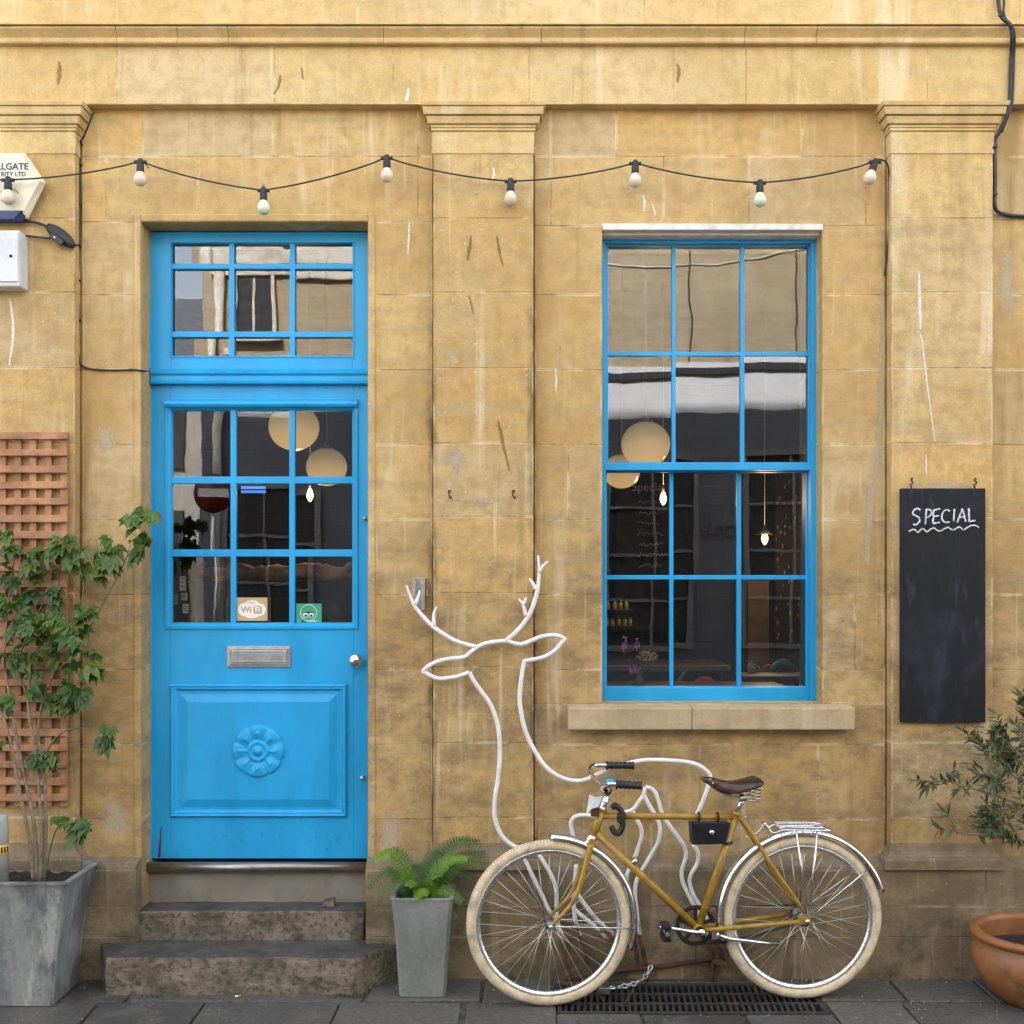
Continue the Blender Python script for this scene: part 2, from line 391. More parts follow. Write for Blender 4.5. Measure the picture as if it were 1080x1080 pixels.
M['creeper'] = leaf_mat('creeper_leaf', (.026,.066,.013), (.125,.205,.030), old=(.17,.19,.03))
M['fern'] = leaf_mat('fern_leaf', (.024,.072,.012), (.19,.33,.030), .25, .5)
M['olive'] = leaf_mat('olive_leaf', (.036,.060,.018), (.13,.155,.055), .2, .45)
def deer_mat():
    g = G('white_paint_rusting_at_foot'); p = g.pos(); z = g.sep(p)[2]
    n = g.noise(p, 16, 6, .7)
    c = g.mix(g.step(n,.3,.7), (.64,.62,.58), (.80,.78,.74))
    c = g.mix(g.step(g.noise(p,48,5,.7),.62,.70,0,.7), c, (.30,.24,.18))
    r = g.step(g.math('ADD', z, g.math('MULTIPLY', n, .42)), .50, .40)
    c = g.mix(r, c, g.mix(g.step(n,.4,.6), (.05,.026,.017), (.15,.06,.026)))
    return g.done(c, g.step(n,.3,.7,.4,.6), 0, g.bump(n, .15, .004))
M['deer'] = deer_mat()
def board_mat():
    g = G('dusty_chalkboard'); p = g.obj()
    n = g.noise(g.scale(p,1,1,.7), 4.5, 6, .6, .8)
    c = g.mix(g.step(n,.46,.74,0,.8), (.007,.008,.010), (.028,.031,.042))
    c = g.mix(g.step(g.noise(g.scale(p,30,30,6), 1, 4),.55,.75,0,.3), c, (.075,.078,.09))
    return g.done(c, .62, 0, g.bump(g.noise(p,120,3), .05, .002), .3)
M['board'] = board_mat()
def chalk_mat():
    g = G('white_chalk'); p = g.obj(); n = g.noise(p, 330, 3, .6)
    return g.done(g.mix(g.step(n,.4,.58), (.28,.29,.31), (.85,.86,.88)), .9)
M['chalk'] = chalk_mat()
def ragged(name, col, amt, ns, lo=.38, hi=.6):
    g = G(name); p = g.pos(); f = g.sep(g.attr('tint').outputs['Color'], True)[0]
    n = g.noise(p, ns, 6, .7)
    a = g.math('MULTIPLY', g.step(g.math('ADD', f, g.math('MULTIPLY', g.math('SUBTRACT', n, .5), 1.5)), lo, hi), amt)
    return g.done(g.mix(g.step(g.noise(p, 90, 3),.3,.7), tuple(x*.85 for x in col), col), .9, 0, None, .2, Alpha=a)
M['cream'] = simple('cream_plastic', (.70,.64,.47), .4, 0, .05, 10, .02, (.45,.38,.25), .25)
M['navy'] = simple('navy_plastic', (.012,.025,.09), .3, 0, .1, 10, .02)
M['greywhite'] = simple('pale_grey_plastic', (.62,.63,.62), .42, 0, .05, 10, .02, (.35,.32,.27), .35)
M['ink'] = simple('navy_ink', (.02,.035,.11), .5, 0, .05, 10, 0)
M['yellow'] = simple('yellow_print', (.65,.36,.02), .5, 0, .1, 10, 0)
M['bulb'] = simple('frosted_bulb_glass', (.62,.53,.41), .22, 0, .05, 10, 0)
M['bulbgreen'] = simple('pale_green_bulb_glass', (.60,.66,.48), .22, 0, .05, 10, 0)
M['paper'] = simple('white_paper', (.72,.72,.74), .7, 0, .06, 20, .05)
M['tan'] = simple('tan_print', (.55,.38,.17), .5, 0, .04, 20, 0)
M['whiteprint'] = simple('white_print', (.80,.79,.76), .5, 0, .03, 20, 0)
M['greenprint'] = simple('green_print', (.045,.33,.19), .5, 0, .04, 20, 0)
M['blackprint'] = simple('black_print', (.02,.02,.02), .5, 0, .04, 20, 0)
M['bellblue'] = simple('blue_anodised', (.01,.30,.62), .2, .6, .05, 20, 0)
# ================================================================ THE SHOP BUILDING
B = thing('stone_shop_building', (0,0,0), 'honey limestone shopfront with flat pilasters, blue door and blue sash window', 'building')
CZ = [PZ(y) for y in (114,165,232,311,390,469,548,627,706,785,864,913)]
PLZ = PZ(915,-.075)                                   # top of the plinth
def stone_quad(mb, pts, w, h, rnd):
    # one block: tint per block, distance to its four joints carried in 'edge'
    tint = [(rnd[0],rnd[1],rnd[2],1)]*4
    mb.quad(pts, False, tint=tint, edge=[(0,0,w,h),(w,0,0,h),(w,h,0,0),(0,h,w,0)])
def blocks(mb, x0, x1, z0, z1, y, zs=CZ, lens=(.5,.95), cuts=None, seed=0, open_ends=True):
    rr = random.Random(seed*101+3)
    zz = [z1] + sorted([z for z in zs if z0+.03 < z < z1-.03], reverse=True) + [z0]
    for i, (a, b) in enumerate(zip(zz, zz[1:])):
        if cuts and i in cuts: xs = [x0]+[c for c in cuts[i] if x0+.05 < c < x1-.05]+[x1]
        else:
            xs = [x0]; x = x0 - rr.uniform(0,.5)
            while True:
                x += rr.uniform(*lens)
                if x > x1-.12: break
                if x > x0+.12: xs.append(x)
            xs.append(x1)
        for u, v in zip(xs, xs[1:]):
            stone_quad(mb, [(u,y,b),(v,y,b),(v,y,a),(u,y,a)], v-u, a-b, (rr.random(),rr.random(),rr.random()))
XL0, XR1 = -6.5, 7.0
TOP = 10.12
yE = -.06
zS = PZ(110,yE)                                       # soffit of the entablature
dx0, dx1 = PX(149), PX(388)
wx0, wx1 = PX(635), PX(867)
dz1 = PZ(234); wz0, wz1 = PZ(742), PZ(238)
pil = [(PX(-27,yE), PX(79,yE)), (PX(457,yE), PX(562.5,yE)), (PX(940,yE), PX(1047,yE))]
GAP = .0075
w = MB()
# main wall, region by region between the pilasters
edges = [XL0, pil[0][0], pil[0][1], pil[1][0], pil[1][1], pil[2][0], pil[2][1], XR1]
blocks(w, XL0, pil[0][0]-GAP, PLZ-.02, zS+.1, 0, seed=1)
A0, A1 = pil[0][1]+GAP, pil[1][0]-GAP
blocks(w, A0, A1, dz1, zS+.1, 0, cuts={1:[PX(150),PX(288),PX(364),PX(441)], 2:[PX(112),PX(209),PX(441)], 0:[PX(160),PX(290),PX(440)]}, seed=2)
blocks(w, A0, dx0, PLZ-.02, dz1, 0, lens=(2,3), seed=3)
blocks(w, dx1, A1, PLZ-.02, dz1, 0, lens=(2,3), seed=4)
B0, B1 = pil[1][1]+GAP, pil[2][0]-GAP
blocks(w, B0, B1, wz1, zS+.1, 0, cuts={0:[PX(581),PX(650),PX(846),PX(922)], 1:[PX(581),PX(650),PX(846)], 2:[PX(581),PX(700),PX(790),PX(913)]}, seed=5)
blocks(w, B0, wx0, wz0, wz1, 0, lens=(.35,.6), seed=6)
blocks(w, wx1, B1, wz0, wz1, 0, lens=(.4,.7), seed=7)
blocks(w, B0, B1, PLZ-.02, wz0, 0, lens=(.5,.8), seed=8)
blocks(w, pil[2][1]+GAP, XR1, PLZ-.02, zS+.1, 0, seed=9)
def reveal(mb, x, y0, y1, z0, z1, seed):
    rr = random.Random(seed); zz = [z0]+sorted(z for z in CZ if z0+.03<z<z1-.03)+[z1]
    for a, b in zip(zz, zz[1:]):
        stone_quad(mb, [(x,y0,a),(x,y1,a),(x,y1,b),(x,y0,b)], 1, b-a, (rr.random(),rr.random()*.5,rr.random()))
reveal(w, dx0, 0, .42, -.02, dz1, 11); reveal(w, dx1, 0, .42, -.02, dz1, 12)
reveal(w, wx0, 0, .40, wz0, wz1, 13); reveal(w, wx1, 0, .40, wz0, wz1, 14)
w.quad([(dx0,0,dz1),(dx1,0,dz1),(dx1,.42,dz1),(dx0,.42,dz1)], tint=(.4,.3,.5,1))
w.quad([(wx0,0,wz1),(wx1,0,wz1),(wx1,.40,wz1),(wx0,.40,wz1)], tint=(.4,.3,.5,1))
w.quad([(wx0,0,wz0),(wx1,0,wz0),(wx1,.40,wz0),(wx0,.40,wz0)], tint=(.4,.3,.5,1))
for a, b in pil:
    for x0_, x1_ in ((a-GAP,a+.01),(b-.01,b+GAP)): w.quad([(x0_,.016,PLZ-.02),(x1_,.016,PLZ-.02),(x1_,.016,zS+.1),(x0_,.016,zS+.1)], tint=(.5,.9,.5,1))
    for x_ in (a-GAP,b+GAP): w.quad([(x_,0,PLZ-.02),(x_,.016,PLZ-.02),(x_,.016,zS+.1),(x_,0,zS+.1)], tint=(.5,.5,.5,1))
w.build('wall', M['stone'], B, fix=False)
# raised margin round the door opening
m = MB(); mw = .034
m.box(dx1+.001, dx1+mw, -.006, .02, PLZ+.02, dz1+mw, tint=(.3,.4,.5,1))
m.box(dx0-mw, dx0-.001, -.006, .02, PLZ+.02, dz1+mw, tint=(.6,.4,.5,1))
m.box(dx0-.0005, dx1+.0005, -.005, .02, dz1+.001, dz1+mw+.001, tint=(.2,.2,.5,1))
m.build('door_surround', M['stone'], B, bevel=.006)
# pilasters with shaft, capital and base
for i, (a, b) in enumerate(pil):
    s = MB(); zc = PZ(139,yE); zb = PZ(896,yE)
    blocks(s, a, b, zb, zc, yE, zs=[PZ(y,yE) for y in (230,308,388,467,545,625,703,783,862)], lens=(3,4), seed=20+i)
    rr = random.Random(i)
    for x in (a, b):
        zz = [zb]+sorted(PZ(y,yE) for y in (230,308,388,467,545,625,703,783,862))+[zc]
        for q0, q1 in zip(zz, zz[1:]):
            stone_quad(s, [(x,yE,q0),(x,.017,q0),(x,.017,q1),(x,yE,q1)], 1, q1-q0, (rr.random(),rr.random()*.6,rr.random()))
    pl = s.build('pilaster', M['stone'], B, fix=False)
    c = MB()
    def lay(py0, py1, o0, o1):                          # capital layer: overhang o0 at its foot, o1 at its head
        z0, z1 = PZ(py1,yE-o1), PZ(py0,yE-o1)
        q = []
        for z, o in ((z0,o0),(z1,o1)):
            q.append([c.vert(p) for p in ((a-o,yE-o,z),(b+o,yE-o,z),(b+o,.03,z),(a-o,.03,z))])
        t = (rr.random()*.5,.2,.5,1)
        c.face(q[0][::-1], tint=t); c.face(q[1], tint=t)
        for k in range(4): c.face((q[0][k], q[0][(k+1)%4], q[1][(k+1)%4], q[1][k]), tint=t)
    lay(110,112,.024,.024); lay(119.4,122.4,.008,.008); lay(129,131.6,.002,.002); lay(137.6,139.2,.0012,.0012); lay(105.5,110.3,.052,.056); lay(111.6,119.6,.040,.046); lay(121.9,129.2,.022,.031); lay(131.2,134.3,.012,.013); lay(134.8,137.8,.009,.009)
    lay(138.9,162,.0048,.0048)
    c.build('capital', M['stone_top'], pl, bevel=.003)
    d = MB(); zt = PLZ+.005
    prof = [(.03,zt+.10),(yE-.0015,zt+.10),(yE-.004,zt+.080),(yE-.009,zt+.064),(yE-.017,zt+.052),(yE-.026,zt+.046),(yE-.027,zt+.041),(yE-.037,zt+.039),(yE-.041,zt+.030),(yE-.041,zt-.01),(.03,zt-.01)]
    # mitred moulding round three sides
    rows = []
    for y, z in prof:
        o = max(0, yE-y) if y < 0 else 0
        rows.append([d.vert((a-o,.03,z)), d.vert((a-o,min(y,yE),z)), d.vert((b+o,min(y,yE),z)), d.vert((b+o,.03,z))])
    for r0, r1 in zip(rows[1:-1], rows[2:-1]):
        for k in range(3): d.face((r0[k], r0[k+1], r1[k+1], r1[k]), tint=(.6,.8,.5,1))
    d.build('pilaster_base', M['plinth'], pl)
# entablature: frieze, string course, storey above
fz = MB(); zA, zB = PZ(45,yE), zS
xs = [XL0]+[PX(p,yE) for p in (-130,-20,123.5,289.5,414.5,558,710,787,978,1120,1260)]+[XR1]
rr = random.Random(5)
for u, v in zip(xs, xs[1:]):
    stone_quad(fz, [(u,yE,zB),(v,yE,zB),(v,yE,zA),(u,yE,zA)], v-u, zA-zB, (rr.random(),rr.random(),rr.random()))
fz.quad([(XL0,yE,zB),(XR1,yE,zB),(XR1,.03,zB),(XL0,.03,zB)], tint=(.5,.3,.5,1))
fz.build('frieze', M['stone_top'], B, fix=False)
# old drips, streaks and patches on the stone
M['drip'] = ragged('white_lime_drip', (.78,.73,.64), .85, 70, .30, .55)
M['patch'] = ragged('pale_mortar_patch', (.62,.52,.37), .5, 26, .2, .75)
M['brownstain'] = ragged('brown_rust_stain', (.27,.15,.05), .5, 70, .25, .7)
rr = random.Random(61)
def drip(mb, pts, ws, y):
    pts = spline([P(a,b,y-.0012) for a, b in pts], 6); n = len(pts); L_ = []; R_ = []; C_ = [mb.vert(p) for p in pts]
    for i, p in enumerate(pts):
        q = i/(n-1)*(len(ws)-1); k = min(int(q), len(ws)-2); w_ = (ws[k]+(ws[k+1]-ws[k])*(q-k)+1.2)*(D+y)/F*.62
        L_.append(mb.vert(p+Vector((-w_,0,0)))); R_.append(mb.vert(p+Vector((w_,0,0))))
    f = [0 if i in (0,n-1) else 1 for i in range(n)]
    for i in range(n-1):
        mb.face((L_[i],C_[i],C_[i+1],L_[i+1]), tint=[(0,0,0,1),(f[i],0,0,1),(f[i+1],0,0,1),(0,0,0,1)])
        mb.face((C_[i],R_[i],R_[i+1],C_[i+1]), tint=[(f[i],0,0,1),(0,0,0,1),(0,0,0,1),(f[i+1],0,0,1)])
def patch(mb, px, py, rx, rz, y):
    c = P(px,py,y-.0010); k = (D+y)/F; o = mb.vert(c)
    r_ = [mb.vert((c.x+rx*1.35*k*math.cos(a*PI/14), c.y, c.z+rz*1.35*k*math.sin(a*PI/14))) for a in range(28)]
    for i in range(28): mb.face((o,r_[i],r_[(i+1)%28]), tint=[(1,0,0,1),(0,0,0,1),(0,0,0,1)])
for name_, mt_, items in (('lime_drip','drip',[([(969,282),(970,318),(971,350)],[.6,4.2,2.4],yE),([(971.5,350),(978,405),(987,472)],[2.2,1.4,.8],yE),([(432,232),(431,252),(430,270)],[.6,1.6,.4],0),([(586,387),(586.5,402),(586,414)],[.6,2,.5],0),([(10,312),(14,350),(9,390)],[1,4,1],yE),([(431,92),(430,100),(428,107)],[1,4.5,6],yE),([(977,478),(977,502)],[.6,1.6],yE),([(688,214),(690,222),(691,228)],[.6,1.6,.4],0),([(678,205),(680,214),(679,224)],[1.5,3.5,.8],0),([(520,176),(521,184),(519,190)],[1,3.5,1],yE)]),
      ('brown_stain','brownstain',[([(497,247),(495,262),(493,276)],[1,5,1.5],yE),([(524,247),(526,262),(531,283)],[2,3.6,.8],yE),([(494,311),(497,320),(499,332)],[1.5,3,.8],yE),([(62,64),(63,76),(61,91)],[2,7,2],yE),([(296,78),(294,90),(288,101)],[3,4,1],yE),([(318,70),(320,85)],[2,2.4],yE),([(714,66),(716,76),(714,88)],[2,5,2],yE),([(525,441),(530,465),(538,500)],[1.5,4.5,1],yE)]),
      ('scar','patch',[([(463,484),(480,478),(491,488)],[4,17,4],yE),([(480,490),(479,510),(475,523)],[9,5,3],yE),([(590,362),(591,385)],[1,1.5],0)])):
    for pts_, ws_, y_ in items:
        m = MB(); drip(m, pts_, ws_, y_); m.build(name_, M[mt_], B, fix=False)
    if name_ == 'scar':
        for q in ((480,380,6,6,yE),(480,484,14,11,yE),(506,528,34,3.5,yE),(122,865,17,26,0),(412,880,15,24,0),(112,462,16,16,0),(600,880,30,14,0),(996,512,34,6,yE),(1062,300,10,50,0)):
            m = MB(); patch(m, *q); m.build(name_, M[mt_], B, fix=False)
        m = MB(); drip(m, [(930,300),(931,360),(929,440),(925,480),(918,540),(914,600)], [5,7,7,9,10,5], 0); m.build(name_, M[mt_], B, fix=False)
hl = MB(); hl.lathe([(0,-.001),(.006,-.001),(.006,-.003),(.011,-.0025),(.012,0)], P(918,290,0), (0,-1,0), 14); hl.build('drill_hole', simple('dark_hole', (.02,.016,.012), 1, 0), B)
st = MB(); z45, z40, z28, z24 = PZ(45.5,-.09), PZ(40,-.09), PZ(28,-.105), PZ(24,-.115)
xs = [XL0]+[PX(p,-.1) for p in (-80,122,186,240,404,571,786,862,1090)]+[XR1]
for u, v in zip(xs, xs[1:]):
    st.extr([(-.03,z45),(-.088,z45),(-.092,z45+.006),(-.092,z40),(-.076,z40+.002),(-.076,z40+.008),(-.105,z28-.006),(-.106,z28),(-.090,z28+.002),(-.090,z28+.006),(-.115,z28+.006),(-.115,z24),(-.03,z24+.022)], u+.0012, v-.0012, tint=(rr.random(),rr.random()*.5,.5,1))
st.build('string_course', M['stone_top'], B)
up = MB(); yU = -.05
blocks(up, XL0, XR1, z24, TOP-.4, yU, zs=[z24+.36*k for k in range(1,17)], lens=(.55,1.0), seed=33)
up.build('upper_wall', M['stone_top'], B, fix=False)
pa = MB(); pa.extr([(.35,TOP-.4),(yU-.12,TOP-.4),(yU-.22,TOP-.25),(yU-.22,TOP-.12),(yU-.06,TOP-.10),(yU-.06,TOP),(.35,TOP)], XL0, XR1, tint=(.5,.3,.5,1))
pa.build('parapet', M['stone_top'], B)
M['roof'] = simple('lead_roof', (.12,.13,.14), .6, 0)
rf = MB(); rf.extr([(.34,TOP-.3),(6,TOP-.1),(6,TOP-.2),(.34,TOP-.4)], XL0, XR1); rf.build('roof', M['roof'], B)
bk = MB()
bk.box(XL0, XR1, 6.0, 6.2, 0, TOP-.1); bk.box(XL0-.2, XL0, .0, 6.2, 0, TOP-.1); bk.box(XR1, XR1+.2, .0, 6.2, 0, TOP-.1)
bk.build('rear_wall', M['stone_top'], B)
# plinth
yP = -.075
pz = [PZ(y,yP) for y in (956,988)]
for k, (a, b) in enumerate(((XL0, dx0), (dx1, XR1))):
    pn = MB(); blocks(pn, a, b, -.03, PLZ-.012, yP, zs=pz, lens=(.34,.8), seed=40+k)
    rr = random.Random(k); xs = [a]
    while xs[-1] < b: xs.append(min(b, xs[-1]+rr.uniform(.5,.9)))
    for u, v in zip(xs, xs[1:]):                         # weathered sloping top and rounded nose
        t = (rr.random(),rr.random(),.5,1)
        L = [(yP,PLZ-.012),(yP+.006,PLZ+.002),(yP+.02,PLZ+.008),(.004,PLZ+.032)]
        for (y0,q0),(y1,q1) in zip(L, L[1:]): pn.quad([(u,y0,q0),(v,y0,q0),(v,y1,q1),(u,y1,q1)], tint=t)
    for x in ((b,) if k == 0 else (a,)):
        pn.quad([(x,yP,-.03),(x,.002,-.03),(x,.002,PLZ+.03),(x,yP,PLZ-.012)], tint=(.4,.8,.5,1))
    pn.build('plinth', M['plinth'], B, fix=False)
# window sill
sl = MB(); ys = -.085
za, zb = PZ(770,ys), PZ(746.5,ys)
x0, x1, xm = PX(599,ys), PX(902,ys), PX(730,ys)
for u, v, t in ((x0,xm-.0008,.3),(xm+.0008,x1,.7)):
    sl.extr([(.09,za+.03),(.002,za),(ys,za),(ys,zb),(.09,PZ(739,.09))], u, v, tint=(t,.3,.5,1))
sl.build('window_sill', M['sill'], B, bevel=.006)
# door steps and threshold
s1 = MB()
zt = .154; f, bkk = -.265, -.02
poly = [(PX(112,f),f),(PX(373,f),f),(PX(421,-.078),-.078),(PX(421,-.078),-.0752),(PX(386,-.02),bkk),(PX(104,-.03),bkk)]
lo = [s1.vert((x,y,-.03)) for x,y in poly]; hi = [s1.vert((x,y,zt)) for x,y in poly]
s1.face(lo[::-1]); s1.face(hi); n6 = len(poly)
for k in range(n6): s1.face((lo[k], lo[(k+1)%n6], hi[(k+1)%n6], hi[k]))
def roughen(o, cuts=5, amt=.006, sc=9):
    bm = bmesh.new(); bm.from_mesh(o.data)
    bmesh.ops.subdivide_edges(bm, edges=bm.edges, cuts=cuts, use_grid_fill=True)
    from mathutils import noise
    for v in bm.verts:
        v.co += noise.noise_vector(v.co*sc)*amt + noise.noise_vector(v.co*sc*4)*amt*.35
    bm.to_mesh(o.data); bm.free()
o = s1.build('step', M['step'], B, bevel=.012); roughen(o, 15, .008)
s2 = MB(); s2.box(PX(137,-.03), PX(384,-.03), -.03, .16, .12, .288)
o = s2.build('step', M['step'], B, bevel=.01); roughen(o, 12, .005)
M['threshold'] = simple('grey_threshold_stone', (.24,.215,.18), .8, 0, .2, 12, .3, (.13,.11,.08), .5)
M['metalbar'] = simple('worn_metal_bar', (.33,.31,.29), .36, .9, .25, 12, .1, (.07,.05,.04), .5)
t3 = MB(); t3.box(PX(156,.11), PX(387.5,.11), .11, .34, .27, PZ(919,.11)); t3.build('threshold', M['threshold'], B, bevel=.004)

# ---------------------------------------------------------------- the door
yd = .14
dr = MB()
L0, L1 = 159.5, 387.0
zbot, ztop = 905.5, 405
gx0, gx1, gy0, gy1 = 181, 372, 431, 658
dr.pbox(L0, ztop, 180, zbot, yd, yd+.045); dr.pbox(gx1+1, ztop, L1, zbot, yd, yd+.045)
dr.pbox(180, ztop, gx1+1, gy0-1, yd+.0006, yd+.044); dr.pbox(180, gy1+1, gx1+1, zbot, yd+.0006, yd+.044)
for a, b in ((243,249),(305,311)): dr.pbox(a, gy0-3, b, gy1+3, yd+.007, yd+.036)
for a, b in ((502.5,510),(579.5,587)): dr.pbox(gx0-3, a, gx1+3, b, yd+.0085, yd+.037)
door = dr.build('door', M['blue'], B, bevel=.002)
gm = MB()
gm.prings(174, 426, 378, 664, yd, [(0,yd),(.003,yd-.008),(.014,yd-.009),(.017,yd-.004),(.024,yd+.003),(.030,yd+.012),(.032,yd+.03)], cap=False)
gm.extr([(yd,PZ(430,yd)),(yd-.02,PZ(429.5,yd)),(yd-.026,PZ(427,yd)),(yd-.022,PZ(423.5,yd)),(yd-.008,PZ(421.5,yd)),(yd,PZ(421.5,yd))], PX(175,yd), PX(377.5,yd))
gm.build('glazing_moulding', M['blue'], door)
pm = MB()
pm.prings(180, 721.5, 366, 861.5, yd, [(0,yd),(.001,yd-.010),(.008,yd-.016),(.015,yd-.012),(.020,yd-.013),(.026,yd-.006),(.034,yd+.000),(.037,yd-.001),(.046,yd-.0012),(.080,yd-.011),(.083,yd-.0115)])
pm.build('raised_panel', M['blue'], door)
# carved rosette
ro = MB(); cx, cz, Rr = PX(272.3,yd-.0115), PZ(792,yd-.0115), 28*(D+yd)/F
NR, NT = 26, 96; grid = []
for i in range(NR+1):
    r = i/NR; row = []
    for k in range(NT):
        th = 2*PI*k/NT
        pet = abs(math.cos(4*th))                       # eight petals
        edge = Rr*(1-.05*(1-pet)**2)
        h = .0
        if r < .17: h = .020*math.sqrt(max(0,1-(r/.19)**2))+.004
        elif r < .24: h = .010
        elif r < .42: h = .008+.006*math.sin((r-.24)/.18*PI)
        else:
            q = (r-.42)/.58
            h = .004+.011*math.sin(min(1,q*1.05)*PI*.8)*(.35+.65*pet**.7) + (.005 if (pet > .93 and q < .5) else 0)
        if i == NR: h = -.001
        row.append(ro.vert((cx+edge*r*math.sin(th), yd-.0115-h, cz+edge*r*math.cos(th))))
    grid.append(row)
for i in range(NR):
    for k in range(NT):
        q = (grid[i][k], grid[i][(k+1)%NT], grid[i+1][(k+1)%NT], grid[i+1][k])
        ro.face(q, True)
o = ro.build('rosette', M['blue'], door)
bm = bmesh.new(); bm.from_mesh(o.data); bmesh.ops.remove_doubles(bm, verts=bm.verts, dist=1e-5); bmesh.ops.recalc_face_normals(bm, faces=bm.faces); bm.to_mesh(o.data); bm.free()
gl = MB(); rr = random.Random(4)
def pane(mb, px0, py0, px1, py1, y, tilt=.004):
    a, b = rr.uniform(-tilt,tilt), rr.uniform(-tilt,tilt)
    X0, X1, Z0, Z1 = PX(px0,y), PX(px1,y), PZ(py1,y), PZ(py0,y)
    hx, hz = (X1-X0)/2, (Z1-Z0)/2
    mb.quad([(X0,y-a*hx-b*hz,Z0),(X1,y+a*hx-b*hz,Z0),(X1,y+a*hx+b*hz,Z1),(X0,y-a*hx+b*hz,Z1)])
yg = yd+.022
for a, b in ((179,246),(246,308),(308,374)):
    for c, d in ((429,506),(506,583),(583,660)): pane(gl, a, c, b, d, yg)
gl.build('glazing', M['glass'], door, fix=False)
lp = MB(); lp.prings(239.5, 681, 307, 704, yd, [(0,yd),(.001,yd-.006),(.017,yd-.008),(.019,yd-.005),(.020,yd-.004)], cap=False)
lp.prings(244, 685.5, 302.5, 699.5, yd-.003, [(0,yd),(0,yd-.004),(.006,yd-.006),(.010,yd-.0055)])
lp.build('letter_plate', simple('dull_letter_plate', (.36,.36,.37), .42, .8, .15, 40, .1, (.2,.18,.15), .4), door)
kn = MB(); c = P(376.5,696,yd)
kn.lathe([(0,0),(.021,0),(.022,.004),(.013,.008),(.0095,.012),(.009,.026),(.015,.033),(.026,.040),(.0325,.050),(.0325,.060),(.026,.070),(.013,.0765),(0,.078)], c, (0,-1,0), 32)
kn.build('door_knob', M['chrome'], door)
kh = MB(); c = P(382.5,819.5,yd); kh.lathe([(0,0),(.011,0),(.011,.005),(.006,.007),(.0055,.02),(.009,.024),(.009,.031),(0,.034)], c, (0,-1,0), 20)
kh.build('lock', M['chrome'], door)
kh = MB(); c = P(385.0,547,yd-.01); kh.lathe([(0,0),(.009,0),(.009,.014),(.006,.018),(.008,.024),(0,.028)], c, (0,-1,0), 20)
kh.build('latch', M['chrome'], door)
ru = MB(); ru.quad([P(166.5,904,yd-.002),P(169.2,904,yd-.002),P(170.6,871,yd-.002),P(169.6,872,yd-.002)])
ru.build('rust_streak', simple('rust_stain', (.12,.016,.012), .8), door)
wb = MB(); wb.tube([P(156.5,914.5,.085), P(387.2,914.5,.085)], .0235, 16); wb.build('threshold_bar', M['metalbar'], B)
# door frame and the light above the door
yf = .128
df = MB()
df.pbox(156.5, 388, 159.8, 908, yf+.006, yf+.12); df.pbox(386.5, 388, 389.5, 908, yf+.004, yf+.12)
df.build('door_frame', M['blue'], B, bevel=.0015)
tl = MB()
ty0, ty1, tx0, tx1 = 244.5, 391, 158, 389
px0, px1, py0, py1 = 180.5, 372, 256, 375.5
tl.pbox(tx0, ty0, px0, ty1, yf, yf+.09); tl.pbox(px1, ty0, tx1, ty1, yf, yf+.09)
tl.pbox(px0, ty0, px1, py0, yf+.0007, yf+.088); tl.pbox(px0, py1, px1, ty1, yf+.0007, yf+.088)
for a, b in ((241.5,247),(305.5,311)): tl.pbox(a, py0-2, b, py1+2, yf+.008, yf+.05)
for a, b in ((278,283.5),(349.5,355.5)): tl.pbox(px0-2, a, px1+2, b, yf+.0095, yf+.05)
tl.pbox(155.3, 332, 158.6, 388, yf-.012, yf+.05)
tw = tl.build('transom_window', M['blue'], B, bevel=.002)
q = MB()
q.prings(178.5, 254, 374, 377.5, yf, [(0,yf),(.002,yf-.003),(.007,yf-.003),(.010,yf+.002),(.012,yf+.02)], cap=False)
z0, z1 = PZ(404.5,yf-.02), PZ(388.5,yf-.02)
q.extr([(yf+.08,z0),(yf-.022,z0),(yf-.025,z0+.010),(yf-.016,z0+.016),(yf-.016,z0+.036),(yf-.026,z0+.046),(yf-.028,z0+.058),(yf-.006,z1),(yf+.08,z1)], PX(158.5,yf-.02), PX(388.5,yf-.02))
q.build('transom_moulding', M['blue'], tw)
gl = MB()
for a, b in ((179,244),(244,308),(308,374)):
    for c, d in ((254,281),(281,352),(352,378)): pane(gl, a, c, b, d, yf+.03, .007)
gl.build('glazing', M['glass'], tw, fix=False)

# ---------------------------------------------------------------- the sash window
yw = .095
wf = MB()
wf.pbox(633.5, 250.5, 639, 739.5, yw, yw+.16); wf.pbox(855.5, 250.5, 863, 739.5, yw, yw+.16)
wf.pbox(639, 250.5, 855.5, 256.5, yw+.0008, yw+.16)
win = wf.build('window', M['bluewin'], B, bevel=.002)
def sash(name, x0, x1, y0, y1, gx, gy, yy, bot):
    s = MB(); t = .042
    s.pbox(x0, y0, gx[0][0], y1, yy, yy+t); s.pbox(gx[-1][1], y0, x1, y1, yy, yy+t)
    s.pbox(gx[0][0], y0, gx[-1][1], gy[0][0], yy+.0006, yy+t-.001); s.pbox(gx[0][0], gy[-1][1], gx[-1][1], y1, yy+.0006, yy+t-.001)
    for (a0,a1),(b0,b1) in zip(gx, gx[1:]): s.pbox(a1, y0+1, b0, y1-1, yy+.010, yy+t-.006)
    for (a0,a1),(b0,b1) in zip(gy, gy[1:]): s.pbox(x0+2, a1, x1-2, b0, yy+.0115, yy+t-.0075)
    o = s.build(name, M['bluewin'], win, bevel=.0022)
    return o
ug = [(641.5,708.6),(712.6,780.8),(785.2,853)]; uy = [(259.5,371),(375.4,487.5)]
sash('upper_sash', 638.5, 857, 256, 496, ug, uy, yw+.022, 496)
lg = [(640,706),(710.3,777),(781.8,850.5)]; ly = [(498,606.6),(611.2,724)]
